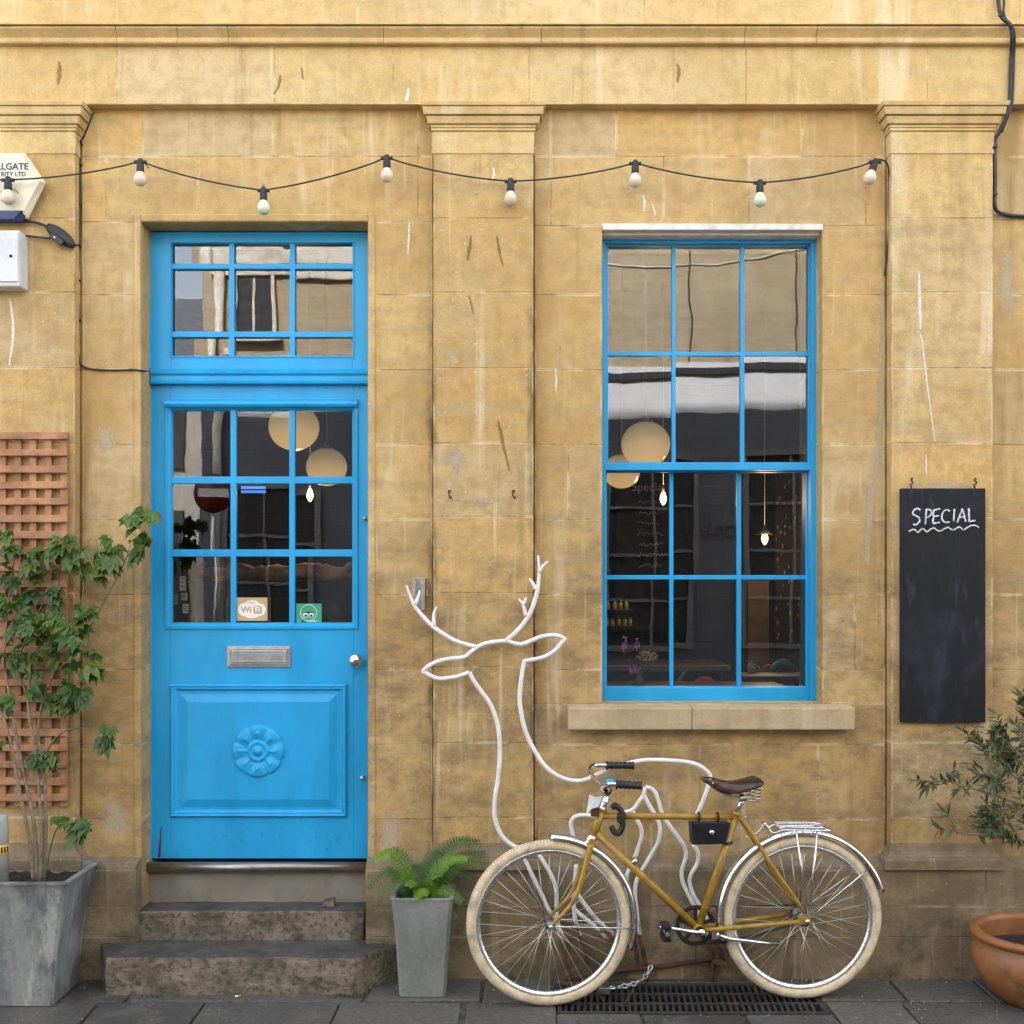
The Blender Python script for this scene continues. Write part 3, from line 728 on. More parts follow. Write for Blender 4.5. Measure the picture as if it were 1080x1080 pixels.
sash('lower_sash', 635.5, 857.5, 490, 739.5, lg, ly, yw+.068, 739.5)
mr = MB(); mr.pbox(633.5, 488.6, 861, 496, yw+.008, yw+.06); mr.build('meeting_rail', M['bluewin'], win, bevel=.003)
bt = MB(); bt.pbox(634, 725, 857, 740, yw+.03, yw+.11); bt.build('bottom_rail', M['bluewin'], win, bevel=.004)
gl = MB()
for a, b in ((640,710.5),(710.5,783),(783,854.5)):
    for c, d in ((258,373),(373,489)): pane(gl, a, c, b, d, yw+.045, .004)
for a, b in ((638.5,708.3),(708.3,779.5),(779.5,852)):
    for c, d in ((494,609),(609,727)): pane(gl, a, c, b, d, yw+.09, .004)
gl.build('glazing', M['glass'], win, fix=False)
lt = MB()
lt.prism([(PX(635.5,-.012),PZ(242.3,-.012)),(PX(868,-.012),PZ(242.3,-.012)),(PX(868,-.012),PZ(236,-.012)),(PX(635.5,-.012),PZ(235.5,-.012))], -.012, .03)
lt.box(wx0+.001, wx1-.001, .0301, .15, PZ(248,.03), wz1-.0005)
lt.build('lintel_strip', M['white'], B, bevel=.002)
sb = MB(); sb.box(PX(863.2,yw), PX(866.2,yw-.02), yw-.03, yw+.05, PZ(742,yw), PZ(249,yw)); sb.build('sealant_strip', M['white'], B)

# ---------------------------------------------------------------- the room behind
M['roomwall'] = simple('navy_grey_room_paint', (.014,.016,.022), .7, 0, .15, 6, .05)
M['floorwood'] = simple('dark_floorboards', (.05,.016,.025), .6, 0, .3, 8, .1)
def brick_mat():
    g = G('grey_painted_brick'); p = g.pos()
    t = g.n.new('ShaderNodeTexBrick'); mp = g.n.new('ShaderNodeMapping'); mp.inputs['Rotation'].default_value = (PI/2,0,0)
    g.l.new(p, mp.inputs[0]); g.l.new(mp.outputs[0], t.inputs['Vector']); t.inputs['Scale'].default_value = 3.2
    t.inputs['Color1'].default_value = (.020,.021,.026,1); t.inputs['Color2'].default_value = (.026,.027,.033,1); t.inputs['Mortar'].default_value = (.010,.010,.013,1)
    t.inputs['Mortar Size'].default_value = .012
    return g.done(t.outputs[0], .6, 0, g.bump(t.outputs['Fac'], .3, .01))
M['roombrick'] = brick_mat()
rm = MB(); X0, X1, Y0, Y1, Z0, Z1 = -2.7, 2.6, .40, 4.6, .26, 3.7
rm.quad([(X0,Y0,Z0),(X1,Y0,Z0),(X1,Y1,Z0),(X0,Y1,Z0)]); rm.quad([(X0,Y0,Z1),(X1,Y0,Z1),(X1,Y1,Z1),(X0,Y1,Z1)])
for x in (X0, X1): rm.quad([(x,Y0,Z0),(x,Y1,Z0),(x,Y1,Z1),(x,Y0,Z1)])
xs = [X0, dx0, dx1, wx0, wx1, X1]
for k, (a, b) in enumerate(zip(xs, xs[1:])):
    if k in (0,2,4): rm.quad([(a,Y0,Z0),(b,Y0,Z0),(b,Y0,Z1),(a,Y0,Z1)])
    elif k == 1: rm.quad([(a,Y0,dz1),(b,Y0,dz1),(b,Y0,Z1),(a,Y0,Z1)])
    else:
        rm.quad([(a,Y0,wz1),(b,Y0,wz1),(b,Y0,Z1),(a,Y0,Z1)]); rm.quad([(a,Y0,Z0),(b,Y0,Z0),(b,Y0,wz0),(a,Y0,wz0)])
rm.build('room_lining', M['roomwall'], B, fix=False)
rb = MB(); rb.quad([(X0,Y1-.02,Z0),(X1,Y1-.02,Z0),(X1,Y1-.02,Z1),(X0,Y1-.02,Z1)])
rb.quad([(-.35,.40,Z0),(-.35,Y1,Z0),(-.35,Y1,Z1),(-.35,.40,Z1)])
rb.build('brick_lining', M['roombrick'], B, fix=False)
fl = MB(); fl.quad([(X0,Y0,Z0+.006),(X1,Y0,Z0+.006),(X1,Y1,Z0+.006),(X0,Y1,Z0+.006)]); fl.build('floorboards', M['floorwood'], B, fix=False)
# ================================================================ THINGS ON THE WALL
# string of lamps
LY = -.105
S = thing('string_lights', P(470,180,LY), 'black festoon cable with eight round lamps strung across the stone front', 'string lights')
socks = [(8.5,189.5),(148,170.5),(278,200.5),(408,166.5),(538.5,191),(670,172),(801.5,192.5),(923,170.5)]
cb = MB()
pts = []
ext = [(-118,173)] + socks
for (a, b), (c, d) in zip(ext, ext[1:]):
    sag = 5 if abs(b-d) < 40 else 3
    for k in range(10):
        t = k/10; x_ = a+(c-a)*t; pts.append(P(x_, b+(d-b)*t + sag*4*t*(1-t)*.8, LY-.062*max(0,min(1,(90-x_)/45))))
pts.append(P(923,169,LY)); pts += [P(930,168.5,LY), P(936,173,LY+.02), P(937.5,186,-.03), P(937,214,-.022), P(937.6,240,-.02), P(936,262,-.018), P(933.4,287,-.012), P(933,290,-.004)]
cb.tube(spline(pts,3), .0038, 8); cb.build('festoon_cable', M['cable'], S)
for i, (x, y) in enumerate(socks):
    top = P(x, y, LY-(.062 if i == 0 else 0)); k = MB()
    ax = Vector((0,0,-1)) if i < 7 else Vector((-.35,-.1,-1)).normalized()
    k.lathe([(0,-.012),(.010,-.012),(.013,-.004),(.014,.014),(.0165,.016),(.0165,.044),(.0145,.047),(0,.047)], top, ax, 18)
    k.tube([top+Vector((-.026,0,-.002)), top+Vector((.026,0,-.002))], .0085, 8)
    if i in (2,): k.tube([top+Vector((-.006,0,.008)), top+Vector((0,0,.026)), top+Vector((.006,0,.008))], .002, 6)
    so = k.build('lamp_socket', M['black'], S)
    b = MB(); b.lathe([(0,.040),(.012,.040),(.0145,.046),(.019,.054),(.0255,.064),(.0285,.075),(.0285,.083),(.026,.093),(.019,.102),(.010,.107),(0,.1085)], top, ax, 24)
    b.build('bulb', M['bulbgreen'] if i in (2,6) else M['bulb'], so)
    if i in (1,3,5):
        h = MB(); h.tube([top+Vector((0,0,.008)), top+Vector((.002,.03,.014)), Vector((top.x+.003,.002,top.z+.012))], .0025, 6); h.build('hook', M['iron'], so)
# cables
def cable(name, pts, r, label, clips=(), k=6, loc=None):
    t = thing(name, pts[0], label, 'cable')
    m = MB(); m.tube(spline(pts,k), r, 8); m.build('lead', M['cable'], t)
    for c in clips:
        q = MB(); q.obox(c, (.009,0,0), (0,.006,0), (0,0,.004)); q.build('clip', M['black'], t)
    return t
yc = -.008
cable('cable', [P(99,117,-.10),P(95,128,-.085),P(88,145,-.05),P(84.8,154,yc),P(84.3,200,yc),P(83.6,249,yc),P(82.6,300,yc),P(83,340,yc),P(82.6,372,yc),P(86,385,yc),P(98,389.5,yc),P(120,390.5,yc),P(140,390,yc),P(150,391,-.006),P(153,391.5,.06),P(157,391,.12)], .0044,
      'thin black cable clipped down the wall left of the blue door and into its frame', [P(84.6,152,yc),P(84.3,174,yc),P(83.8,216,yc),P(83.4,260,yc),P(82.6,296,yc),P(83,338,yc),P(101,389.8,yc),P(138,390,yc)])
cable('cable', [P(1052,-30,-.075),P(1053,2,-.075),P(1055,14,-.12),P(1058,20,-.13),P(1065,26,-.13),P(1067.5,40,-.115),P(1066.5,60,-.075),P(1065.5,96,-.075),P(1064,112,-.10),P(1060,126,-.09),P(1053,141,-.07),P(1049.5,150,-.06),P(1049.4,190,-.05),P(1049.2,216,-.045),P(1052,223,-.03),P(1060,226,-.012),P(1075,228,-.012),P(1120,229,-.012),P(1300,229.5,-.012),P(1700,229,-.012),P(2150,229.5,-.012)], .0085,
      'thick black cable running down over the cornice and past the capital at far right', [P(1055,16,-.135),P(1067,52,-.085),P(1049.5,155,-.07),P(1049.3,205,-.058),P(1056,225.5,-.02)])
cable('cable', [P(1058,-30,-.078),P(1059,0,-.078),P(1058.5,14,-.125),P(1063,24,-.137),P(1069.5,34,-.125),P(1069.5,60,-.078),P(1068,100,-.078),P(1066,114,-.105),P(1056,140,-.075)], .0055,
      'slimmer black cable twisted beside the thick one above the far right capital')
# alarm box (letters cut off by the frame edge as in the picture)
ya = -.065
A = thing('alarm_box', P(3,198,ya), 'cream hexagonal alarm box with navy foot on the left pilaster', 'alarm box')
hexa = [(-27,161.5),(27,161.5),(48.5,193),(30,231),(-30,231),(-48,193)]
m = MB()
def hexlay(pts, y): return [m.vert(P(x,z,y)) for x, z in pts]
def inset(pts, f): return [(3+(x-3)*f, 196+(z-196)*f) for x, z in pts]
r0 = hexlay(hexa, -.056); r1 = hexlay(hexa, -.100); r2 = hexlay(inset(hexa,.97), -.106); r3 = hexlay([(-20,163.5),(24,163.5),(42,191),(25,222),(-24,222),(-40,191)], -.128)
for a, b in ((r0,r1),(r1,r2),(r2,r3)):
    for k in range(6): m.face((a[k],a[(k+1)%6],b[(k+1)%6],b[k]))
m.face(r3)
body = m.build('housing', M['cream'], A, bevel=.002)
m = MB(); r0 = hexlay([(-32,221),(32,221),(26,234),(-26,234)], -.062); r1 = hexlay([(-30,221.5),(30,221.5),(24,234),(-24,234)], -.112); r2 = hexlay([(-22,222),(23,222),(14,231),(-12,231)], -.130)
for a, b in ((r0,r1),(r1,r2)):
    for k in range(4): m.face((a[k],a[(k+1)%4],b[(k+1)%4],b[k]))
m.face(r2); m.build('strobe_lens', M['navy'], A, bevel=.0015)
text('lettering', 'LLGATE', M['ink'], A, P(13.2,175.8,-.1292), .0275, bold=.0005)
text('lettering', 'RITY LTD', M['ink'], A, P(14,183.8,-.1292), .018, bold=.0002)
m = MB()
for a0, a1 in ((20,80),(140,200),(220,290)):
    m.tube([P(9+11*math.cos(math.radians(a)), 206-7.5*math.sin(math.radians(a)), -.1285) for a in range(a0,a1+1,10)], .0035, 6)
m.build('emblem', M['yellow'], A)
m = MB(); c = P(26.5,213,-.122); m.lathe([(0,.004),(.006,.003),(.006,0)], c, (.5,-1,.3), 12); m.build('screw', M['iron'], A)
# junction box
J = thing('junction_box', P(5,272,ya), 'pale grey plastic junction box below the alarm box', 'electrical box')
m = MB(); m.pbox(-24, 242.5, 20.5, 302, -.150, -.056); m.build('box_body', M['greywhite'], J, bevel=.008)
m = MB(); m.pbox(-22.5, 243.5, 19, 297, -.158, -.149); m.build('lid', M['greywhite'], J, bevel=.004)
m = MB(); m.lathe([(0,.003),(.007,.0025),(.007,0)], P(11.5,270,-.158), (0,-1,0), 14); m.build('screw', M['iron'], J)
# small black connector in its two leads
K = thing('connector', P(63,250,ya), 'small black oval connector hanging between leads beside the junction box', 'cable connector')
m = MB()
ring = []
for k in range(13):
    t = k/12; px, py = 50+28*t, 238+22*t; rw = .030*math.sin(PI*min(1,max(0,.08+.86*t)))**.55
    ring.append((P(px,py,-.085), rw))
m.tube([p for p,_ in ring], [r for _,r in ring], 14)
for v in range(len(m.v)):
    x,y,z = m.v[v]; m.v[v] = (x, -.085+(y+.085)*.75, z)
m.build('shell', M['black'], K)
m = MB(); m.obox(P(60,252.5,-.11), (.026,0,-.020), (0,.006,0), (.008,0,.011)); m.build('cover', M['cable'], K, bevel=.003)
m = MB(); m.sphere(P(57.5,250.5,-.115), .005, 10); m.build('indicator', M['whiteprint'], K)
m = MB(); m.tube(spline([P(-10,233.5,-.08),P(15,234,-.08),P(32,234,-.08),P(44,236.5,-.08),P(52,241,-.085)],6), .006, 8)
m.tube(spline([P(20,247.5,-.08),P(34,249.5,-.08),P(53,251.5,-.085)],6), .005, 8)
m.tube(spline([P(73,257,-.085),P(78,258.5,-.07),P(83,258.5,-.015)],6), .004, 8)
m.build('lead', M['cable'], K)
# aluminium bracket
V = thing('wall_bracket', P(442.5,626,0), 'short aluminium channel bracket screwed to the wall behind the left antler', 'bracket')
m = MB()
m.pbox(435.5, 609.5, 438.5, 643.5, -.03, .0); m.pbox(445.2, 609.5, 448.2, 643.5, -.03, .0); m.pbox(438.5, 609.7, 445.2, 643.3, -.008, .0)
m.build('channel', M['steel'], V, bevel=.001)
m = MB(); m.tube([P(448,622,-.012),P(450.5,622,-.014),P(450.5,629,-.014),P(448,629,-.012)], .002, 6); m.build('catch', M['steel'], V)
# hooks in the central pilaster, hole in the wall
for x, lab in ((474.5,'small black iron hook left of two in the central pilaster'),(542,'small black iron hook right of two in the central pilaster')):
    t = thing('wall_hook', P(x,521,-.06), lab, 'hook', 'hooks in the central pilaster')
    m = MB(); m.tube(spline([P(x-.5,518,-.055),P(x-1,519,-.075),P(x-.8,523,-.085),P(x+1,525.5,-.08),P(x+1.4,523.5,-.076)],5), .0034, 8); m.build('hook_body', M['iron'], t)
    m = MB(); m.lathe([(0,.004),(.007,.003),(.007,0)], P(x-.5,518,-.06), (0,-1,0), 10); m.build('back_plate', M['iron'], t)
# ---------------------------------------------------------------- chalkboard
C0 = thing('chalkboard', P(995,640,-.06), 'tall black hanging chalkboard with SPECIAL written in white chalk', 'chalkboard')
yb = -.088
m = MB(); m.pbox(950.5, 515, 1039.5, 762, yb, -.064); m.build('board', M['board'], C0, bevel=.002)
def z4(x, y): return (920+x/3.375, 480+y/3.375)
strokes = [[(172,196),(160,190),(148,197),(145,209),(156,217),(167,224),(168,237),(157,247),(145,247)],
 [(192,194),(190.5,220),(189,246)], [(190,195),(203,194),(211,201),(210,212),(201,220),(191,222)],
 [(219,195),(217.5,219),(216,243)], [(218,196),(241,191)], [(217,218.5),(236,215)], [(216,243),(241,239)],
 [(275,201),(266,196),(256,199),(248,213),(249,230),(259,240),(274,239)],
 [(292,192),(290,236)], [(302,240),(311,215),(321,191)], [(321,191),(327,213),(333,237)], [(306,223),(330,218)],
 [(343,189),(344,213),(345,237)], [(345,237),(367,233)]]
m = MB()
for s_ in strokes:
    base = spline([P(*z4(*q), yb-.0006) for q in s_], 6)
    for j in range(2):
        dx, dz = R.uniform(-.0012,.0012), R.uniform(-.0012,.0012)
        m.tube([p+Vector((dx+R.uniform(-.0005,.0005),0,dz+R.uniform(-.0005,.0005))) for p in base], [R.uniform(.0026,.0042) for _ in base], 6)
for i in range(len(m.v)):
    x,y,z = m.v[i]; m.v[i] = (x, yb+(y-yb)*.25-.0003, z)
m.build('lettering', M['chalk'], C0)
m = MB()
wv = [(130,272),(140,267),(150,265),(158,272),(163,275),(172,266),(180,262),(190,270),(196,273),(208,264),(220,260),(230,267),(241,270),(258,262),(270,258),(280,264),(290,266),(302,259),(311,256),(320,264),(328,265),(340,256),(350,252),(365,250),(379,258)]
base = spline([P(*z4(*q), yb-.0006) for q in wv], 5)
for j in range(2): m.tube([p+Vector((0,0,R.uniform(-.001,.001))) for p in base], [R.uniform(.0022,.0036) for _ in base], 6)
for i in range(len(m.v)):
    x,y,z = m.v[i]; m.v[i] = (x, yb+(y-yb)*.25-.0003, z)
m.build('underline', M['chalk'], C0)
for hx in (961.5, 1028.5):
    m = MB(); m.tube(spline([P(hx,515,-.074),P(hx-1,511.5,-.08),P(hx+1.5,509,-.08),P(hx-.5,506.5,-.075),P(hx,505,-.06)],5), .0032, 8)
    m.lathe([(0,.004),(.0055,.003),(.0055,0)], P(hx,505,-.058), (0,-1,0), 10)
    m.build('hanging_hook', M['iron'], C0)
# ---------------------------------------------------------------- trellis
T = thing('trellis', P(0,850,-.1), 'orange stained timber lattice trellis fixed to the left pilaster', 'trellis')
m = MB(); rr = random.Random(3)
yv = -.082
for k in range(8):
    x = 66.8-16.15*k
    m.pbox(x-3.6, 458, x+3.6, 851, yv, yv+.018, tint=(rr.random(),0,0,1))
for k in range(23):
    y = 459.7+17.35*k
    j0, j1 = rr.uniform(-.6,.6), rr.uniform(-.6,.6); a_, b_ = P(-62,y+j0,yv-.0185), P(70.6+rr.uniform(-1,.6),y+j1,yv-.0185)
    m.obox((a_+b_)/2+Vector((0,.009,0)), (b_-a_)/2, (0,.009,0), (0,0,.0150+rr.uniform(-.0012,.0012)))
m.build('slat_panel', M['trellis'], T, bevel=.0015)
# ================================================================ DOOR STICKERS, NOTICES
ysk = yd+.0195
W = thing('sticker', P(265,643,ysk), 'tan rectangular WiFi sticker on the bottom middle door pane', 'sticker')
m = MB(); m.pbox(249, 630.2, 282, 654.8, ysk-.0012, ysk); m.build('backing', M['tan'], W)
m = MB()
for i, (x, y, rx, rz) in enumerate(((258.5,643,7.5,7),(266,640.5,9.5,7.5),(273,643,7.3,7),(265.5,646.5,9,5.6))):
    c = P(x,y,ysk-.0016-.00012*i); k = (D+ysk)/F
    m.face([m.vert((c.x+rx*k*math.cos(a*PI/16), c.y, c.z+rz*k*math.sin(a*PI/16))) for a in range(32)])
m.build('cloud', M['whiteprint'], W)
m = MB(); c = P(271.6,643.2,ysk-.0026); k = (D+ysk)/F
m.face([m.vert((c.x+(4.4*math.copysign(abs(math.cos(a*PI/16))**.6,math.cos(a*PI/16)))*k, c.y, c.z+(4.3*math.copysign(abs(math.sin(a*PI/16))**.6,math.sin(a*PI/16)))*k)) for a in range(32)])
m.build('tile', M['tan'], W)
text('lettering', 'Wi', M['tan'], W, P(259.8,643.2,ysk-.003), .026, .0002, bold=.0012)
text('lettering', 'Fi', M['whiteprint'], W, P(271.6,643.2,ysk-.0034), .024, .0002, bold=.001)
text('lettering', 'FREE', M['tan'], W, P(265.5,635.8,ysk-.003), .010, .0002)
W = thing('sticker', P(325.5,646.5,ysk), 'small green sticker with a two-eyed round emblem on the bottom right door pane', 'sticker')
m = MB(); m.pbox(312.3, 636.6, 339.2, 657, ysk-.0012, ysk); m.build('backing', M['greenprint'], W)
m = MB(); c = P(325.5,646.3,ysk-.0016)
m.tube([(c.x+8.6*k*math.cos(a*PI/20), c.y, c.z+8.6*k*math.sin(a*PI/20)) for a in range(40)], .0012, 6, True); m.build('ring', M['whiteprint'], W)
m = MB()
for s_ in (-1,1):
    q = P(325.3+3.1*s_,649.2,ysk-.0018); m.lathe([(0,.0006),(2.7*k,.0006),(2.7*k,0)], q, (0,-1,0), 18)
m.build('emblem', M['whiteprint'], W)
m = MB()
for s_ in (-1,1):
    q = P(325.3+2.9*s_,649.2,ysk-.0026); m.lathe([(0,.0006),(1.3*k,.0006),(1.3*k,0)], q, (0,-1,0), 14)
q = P(325.3,645.9,ysk-.0020); m.box(q.x-4.5*k,q.x+4.5*k,q.y-.0004,q.y,q.z-.6*k,q.z+.5*k)
q = P(319.6,655.2,ysk-.0020); m.box(q.x-2*k,q.x+2*k,q.y-.0004,q.y,q.z-.8*k,q.z+.8*k)
m.build('emblem', M['blackprint'], W)
m = MB(); q = P(330,655,ysk-.0018); m.box(q.x-5.5*k,q.x+4.5*k,q.y-.0004,q.y,q.z-.6*k,q.z+.4*k); m.build('caption_bar', M['whiteprint'], W)
W = thing('sticker', P(353.5,645,ysk+.008), 'dark round sticker behind the bottom right door pane', 'sticker')
m = MB(); c = P(353.5,645,ysk+.012); m.lathe([(0,.0008),(10.5*k,.0008),(10.5*k,0)], c, (0,-1,0), 32); m.build('backing', simple('dim_olive_print', (.03,.028,.014), .6), W)
m = MB(); m.tube([(c.x+8.8*k*math.cos(a*PI/20), c.y-.001, c.z+8.8*k*math.sin(a*PI/20)) for a in range(40)], .0008, 6, True)
m.build('ring', simple('dim_gold_print', (.06,.05,.02), .6), W)
for i, (a, b, c_, d, lab) in enumerate(((189.5,608,196,623,'small white notice, topmost of three behind the left door pane'),(191,625.5,197.5,633,'small white notice, middle of three behind the left door pane'),(192.5,637,199,647,'small cream notice, lowest of three behind the left door pane'),(182.5,627,187.5,637.5,'narrow pale card tucked in the lower left corner of the door glass'))):
    W = thing('notice', P((a+c_)/2,(b+d)/2,.26), lab, 'notice')
    m = MB(); m.pbox(a,b,c_,d,.255,.257); m.build('sheet', M['paper'], W)
    m = MB()
    for j in range(3): m.pbox(a+1, b+2+j*(d-b-3)/3, c_-1.5-(j%2), b+2.7+j*(d-b-3)/3, .2540,.2549)
    m.build('print', M['blackprint'], W)
# ================================================================ INSIDE THE SHOP
M['globe'] = emit('lit_cream_globe', (.80,.50,.185), .075, (.72,.58,.36), .25)
def globe_mat():
    g = G('lit_opal_globe'); nz = g.sep(g.n.new('ShaderNodeNewGeometry').outputs['Normal'])[2]
    e = g.step(nz, -1, 1, .105, .028)  # soft shading painted into the glow: bright underneath, dim on top
    c = g.mix(g.step(nz,-1,1), (.85,.52,.19), (.80,.56,.27))
    return g.done((.62,.52,.36), .18, 0, None, .5, Emission_Color=c, Emission_Strength=e)
M['globe'] = globe_mat()
M['cordm'] = simple('grey_flex', (.16,.16,.17), .5, 0)
def pendant(px, py, rpx, y, lab):
    c = P(px,py,y); r = rpx*(D+y)/F
    t = thing('pendant_lamp', c, lab, 'pendant lamp', 'globe lamps in the shop')
    m = MB(); m.sphere(c, r, 40, 1, 1, .93); m.build('globe', M['globe'], t)
    m = MB(); m.lathe([(r*.42,r*.80),(r*.30,r*.95),(.018,r*.98),(.016,r*1.12),(0,r*1.12)], c, (0,0,1), 24); m.build('cap', M['cordm'], t)
    m = MB(); m.tube([c+Vector((0,0,r)), Vector((c.x,c.y,3.69))], .003, 6); m.build('flex', M['cordm'], t)
pendant(310,450.5,26.5,1.0,'larger cream globe lamp seen high through the door glass')
pendant(344.5,492.5,21.5,1.6,'smaller cream globe lamp seen lower through the right door panes')
pendant(681,468.5,25.8,.9,'cream globe lamp in front, seen through the left window pane')
pendant(655.5,497,19.5,1.7,'dimmer cream globe lamp behind, below the one at the window meeting rail')
M['fil'] = emit('glowing_filament', (1,.62,.22), 5)
M['glow'] = emit('warm_lamp_glass', (1,.62,.25), .6)
M['dkmetal'] = simple('dark_bronze', (.03,.022,.015), .4, .5)
for px, py, y, lab in ((327,521.5,1.9,'small bare filament bulb below the globe lamps in the door'),(699.5,525,2.2,'small bare filament bulb in the left lower window pane'),(806.5,567,2.5,'small bare filament bulb under a wall shade in the right window pane')):
    c = P(px,py,y); k = (D+y)/F
    t = thing('filament_lamp', c, lab, 'lamp', 'filament bulbs in the shop')
    m = MB(); m.lathe([(0,-8*k),(1.4*k,-7*k),(3.4*k,-3*k),(3.6*k,0),(2.4*k,4*k),(1.6*k,6*k),(0,6*k)], c, (0,0,1), 16); m.build('bulb', M['glow'], t)
    m = MB(); m.lathe([(0,6*k),(2*k,6*k),(2.1*k,11*k),(.8*k,13*k),(0,13*k)], c, (0,0,1), 12); m.build('socket', M['dkmetal'], t)
    m = MB()
    if px > 800: m.lathe([(2*k,9*k),(9*k,3*k),(9.3*k,3.3*k),(2.2*k,10*k)], c, (0,0,1), 24); m.build('shade', M['dkmetal'], t); m = MB()
    m.tube([c+Vector((0,0,12*k)), Vector((c.x,c.y,3.69))], .0025, 6); m.build('flex', M['cordm'], t)
    pl_ = bpy.data.lights.new('bulb_light', 'POINT'); pl_.energy = 1.7; pl_.color = (1,.70,.38); pl_.shadow_soft_size = .04
    po = bpy.data.objects.new('bulb_light', pl_); COL.objects.link(po); po.location = c+Vector((0,-.10,-.03))
t = thing('strip_light', P(265,517,3), 'pair of blue glowing strip lights seen through the middle door pane', 'strip light')
m = MB()
for py in (514.3,518.6): m.tube([P(254.5,py,3),P(280,py,3)], .010, 8)
m.build('tube', emit('blue_tube', (.10,.35,1.0), .14), t)
M['wood'] = simple('driftwood', (.42,.24,.125), .75, 0, .45, 9, .5, (.10,.05,.028), .8, dscale=7)
t = thing('shelf', P(290,605,1.3), 'rough driftwood log shelf crossing the door glass', 'shelf')
m = MB(); pts = [P(x,y,1.3) for x, y in ((202,608),(222,604),(240,606),(262,603),(285,606),(310,602),(335,604),(360,603),(378,602))]
rq = random.Random(6); m.tube(spline(pts,5), [.034+.022*rq.random()*abs(math.sin(i*.37)) for i in range(41)], 12)
from mathutils import noise as mnoise
for i in range(len(m.v)):
    v_ = Vector(m.v[i]); m.v[i] = tuple(v_+mnoise.noise_vector(v_*14)*.022)
m.build('log', M['wood'], t)
m = MB(); m.pbox(196,612,390,614.5,1.26,1.45); m.build('bracket_board', M['dkmetal'], t)
M['frame'] = simple('grey_frame_paint', (.13,.135,.15), .6, 0)
t = thing('menu_board', P(690,560,4.2), 'dim black menu board with chalk lines behind the left window panes', 'menu board')
yb2 = 4.3
m = MB(); m.pbox(650,500,735,665,yb2,yb2+.05); m.build('board', simple('dim_board', (.012,.012,.014), .8, 0), t)
M['dimchalk'] = simple('dim_chalk', (.5,.48,.44), .9, 0)
text('lettering', 'Special', M['dimchalk'], t, P(684,514,yb2-.006), .07)
m = MB(); rr = random.Random(12)
for j in range(7):
    x = 671+rr.uniform(0,5); pts = []
    while x < 702+rr.uniform(-6,6): pts.append(P(x, 530+j*11+rr.uniform(-2.2,2.2), yb2-.004)); x += 1.7
    m.tube(pts, .004, 5)
m.build('handwriting', M['dimchalk'], t)
M['amber'] = simple('amber_jar', (.45,.27,.06), .25, 0); M['oliveg'] = simple('green_jar', (.30,.38,.14), .25, 0)
t = thing('shelf', P(655,645,2.9), 'small shelf of jars at the lower left of the window', 'shelf')
for py in (643,660.5):
    m = MB(); m.pbox(636,py,668,py+2,2.85,3.05); m.build('board', M['dkmetal'], t)
n = 0
for py, xs in ((643,(641,648.5,654.5,660.5)),(660.5,(640,646,652.5,659,664.5))):
    for j, x in enumerate(xs):
        n += 1
        c = P(x,py,2.93); k = 8/F; h = 8.5*k
        jt = thing('jar', c, ('%s jar, %s from left on the %s shelf behind the window' % (('amber','green')[j%2], ('first','second','third','fourth','fifth')[j], ('upper','lower')[py>650])), 'jar', 'jars on the window shelf')
        m = MB(); m.lathe([(0,.001),(2.2*k,.001),(2.3*k,h*.8),(1.5*k,h*.9),(1.5*k,h),(0,h)], c, (0,0,1), 12); m.build('jar_body', M['amber'] if j%2 == 0 else M['oliveg'], jt)
        m = MB(); m.lathe([(0,h+.001),(1.8*k,h+.001),(1.8*k,h+1.2*k),(0,h+1.2*k)], c, (0,0,1), 12); m.build('lid', M['cordm'], jt)
def screen_mat():
    g = G('gold_leaf_pattern'); p = g.pos(); v = g.voro(g.scale(p,1,1,.4), 34)
    return g.done(g.mix(g.step(v,.28,.16), (.03,.026,.02), (.34,.26,.11)), .6)
t = thing('patterned_screen', P(838,600,3.3), 'dark screen with gold leaf pattern in the right window pane', 'screen')
m = MB(); m.pbox(818,498,853,690,3.3,3.34); m.build('screen_panel', screen_mat(), t)
t = thing('timber_post', P(799,660,3.0), 'brown timber post seen low in the right window pane', 'post')
m = MB(); m.box(PX(789,3.0),PX(811,3.0),3.0,3.2,.267,PZ(612,3.0)); m.build('post_body', simple('brown_timber', (.085,.048,.030), .6, 0, .3, 8, .1), t)
M['countertop'] = simple('dark_counter', (.035,.028,.024), .5, 0)
t = thing('counter', P(690,700,3.2), 'dark serving counter standing deep inside the shop', 'counter')
m = MB(); m.box(-.2,1.5,3.0,3.5,.27,1.12); m.build('body', M['countertop'], t, bevel=.01)
m = MB(); m.box(-.25,1.55,2.94,3.55,1.121,1.17); m.build('top', simple('counter_top_timber', (.10,.085,.075), .4, 0), t, bevel=.01)
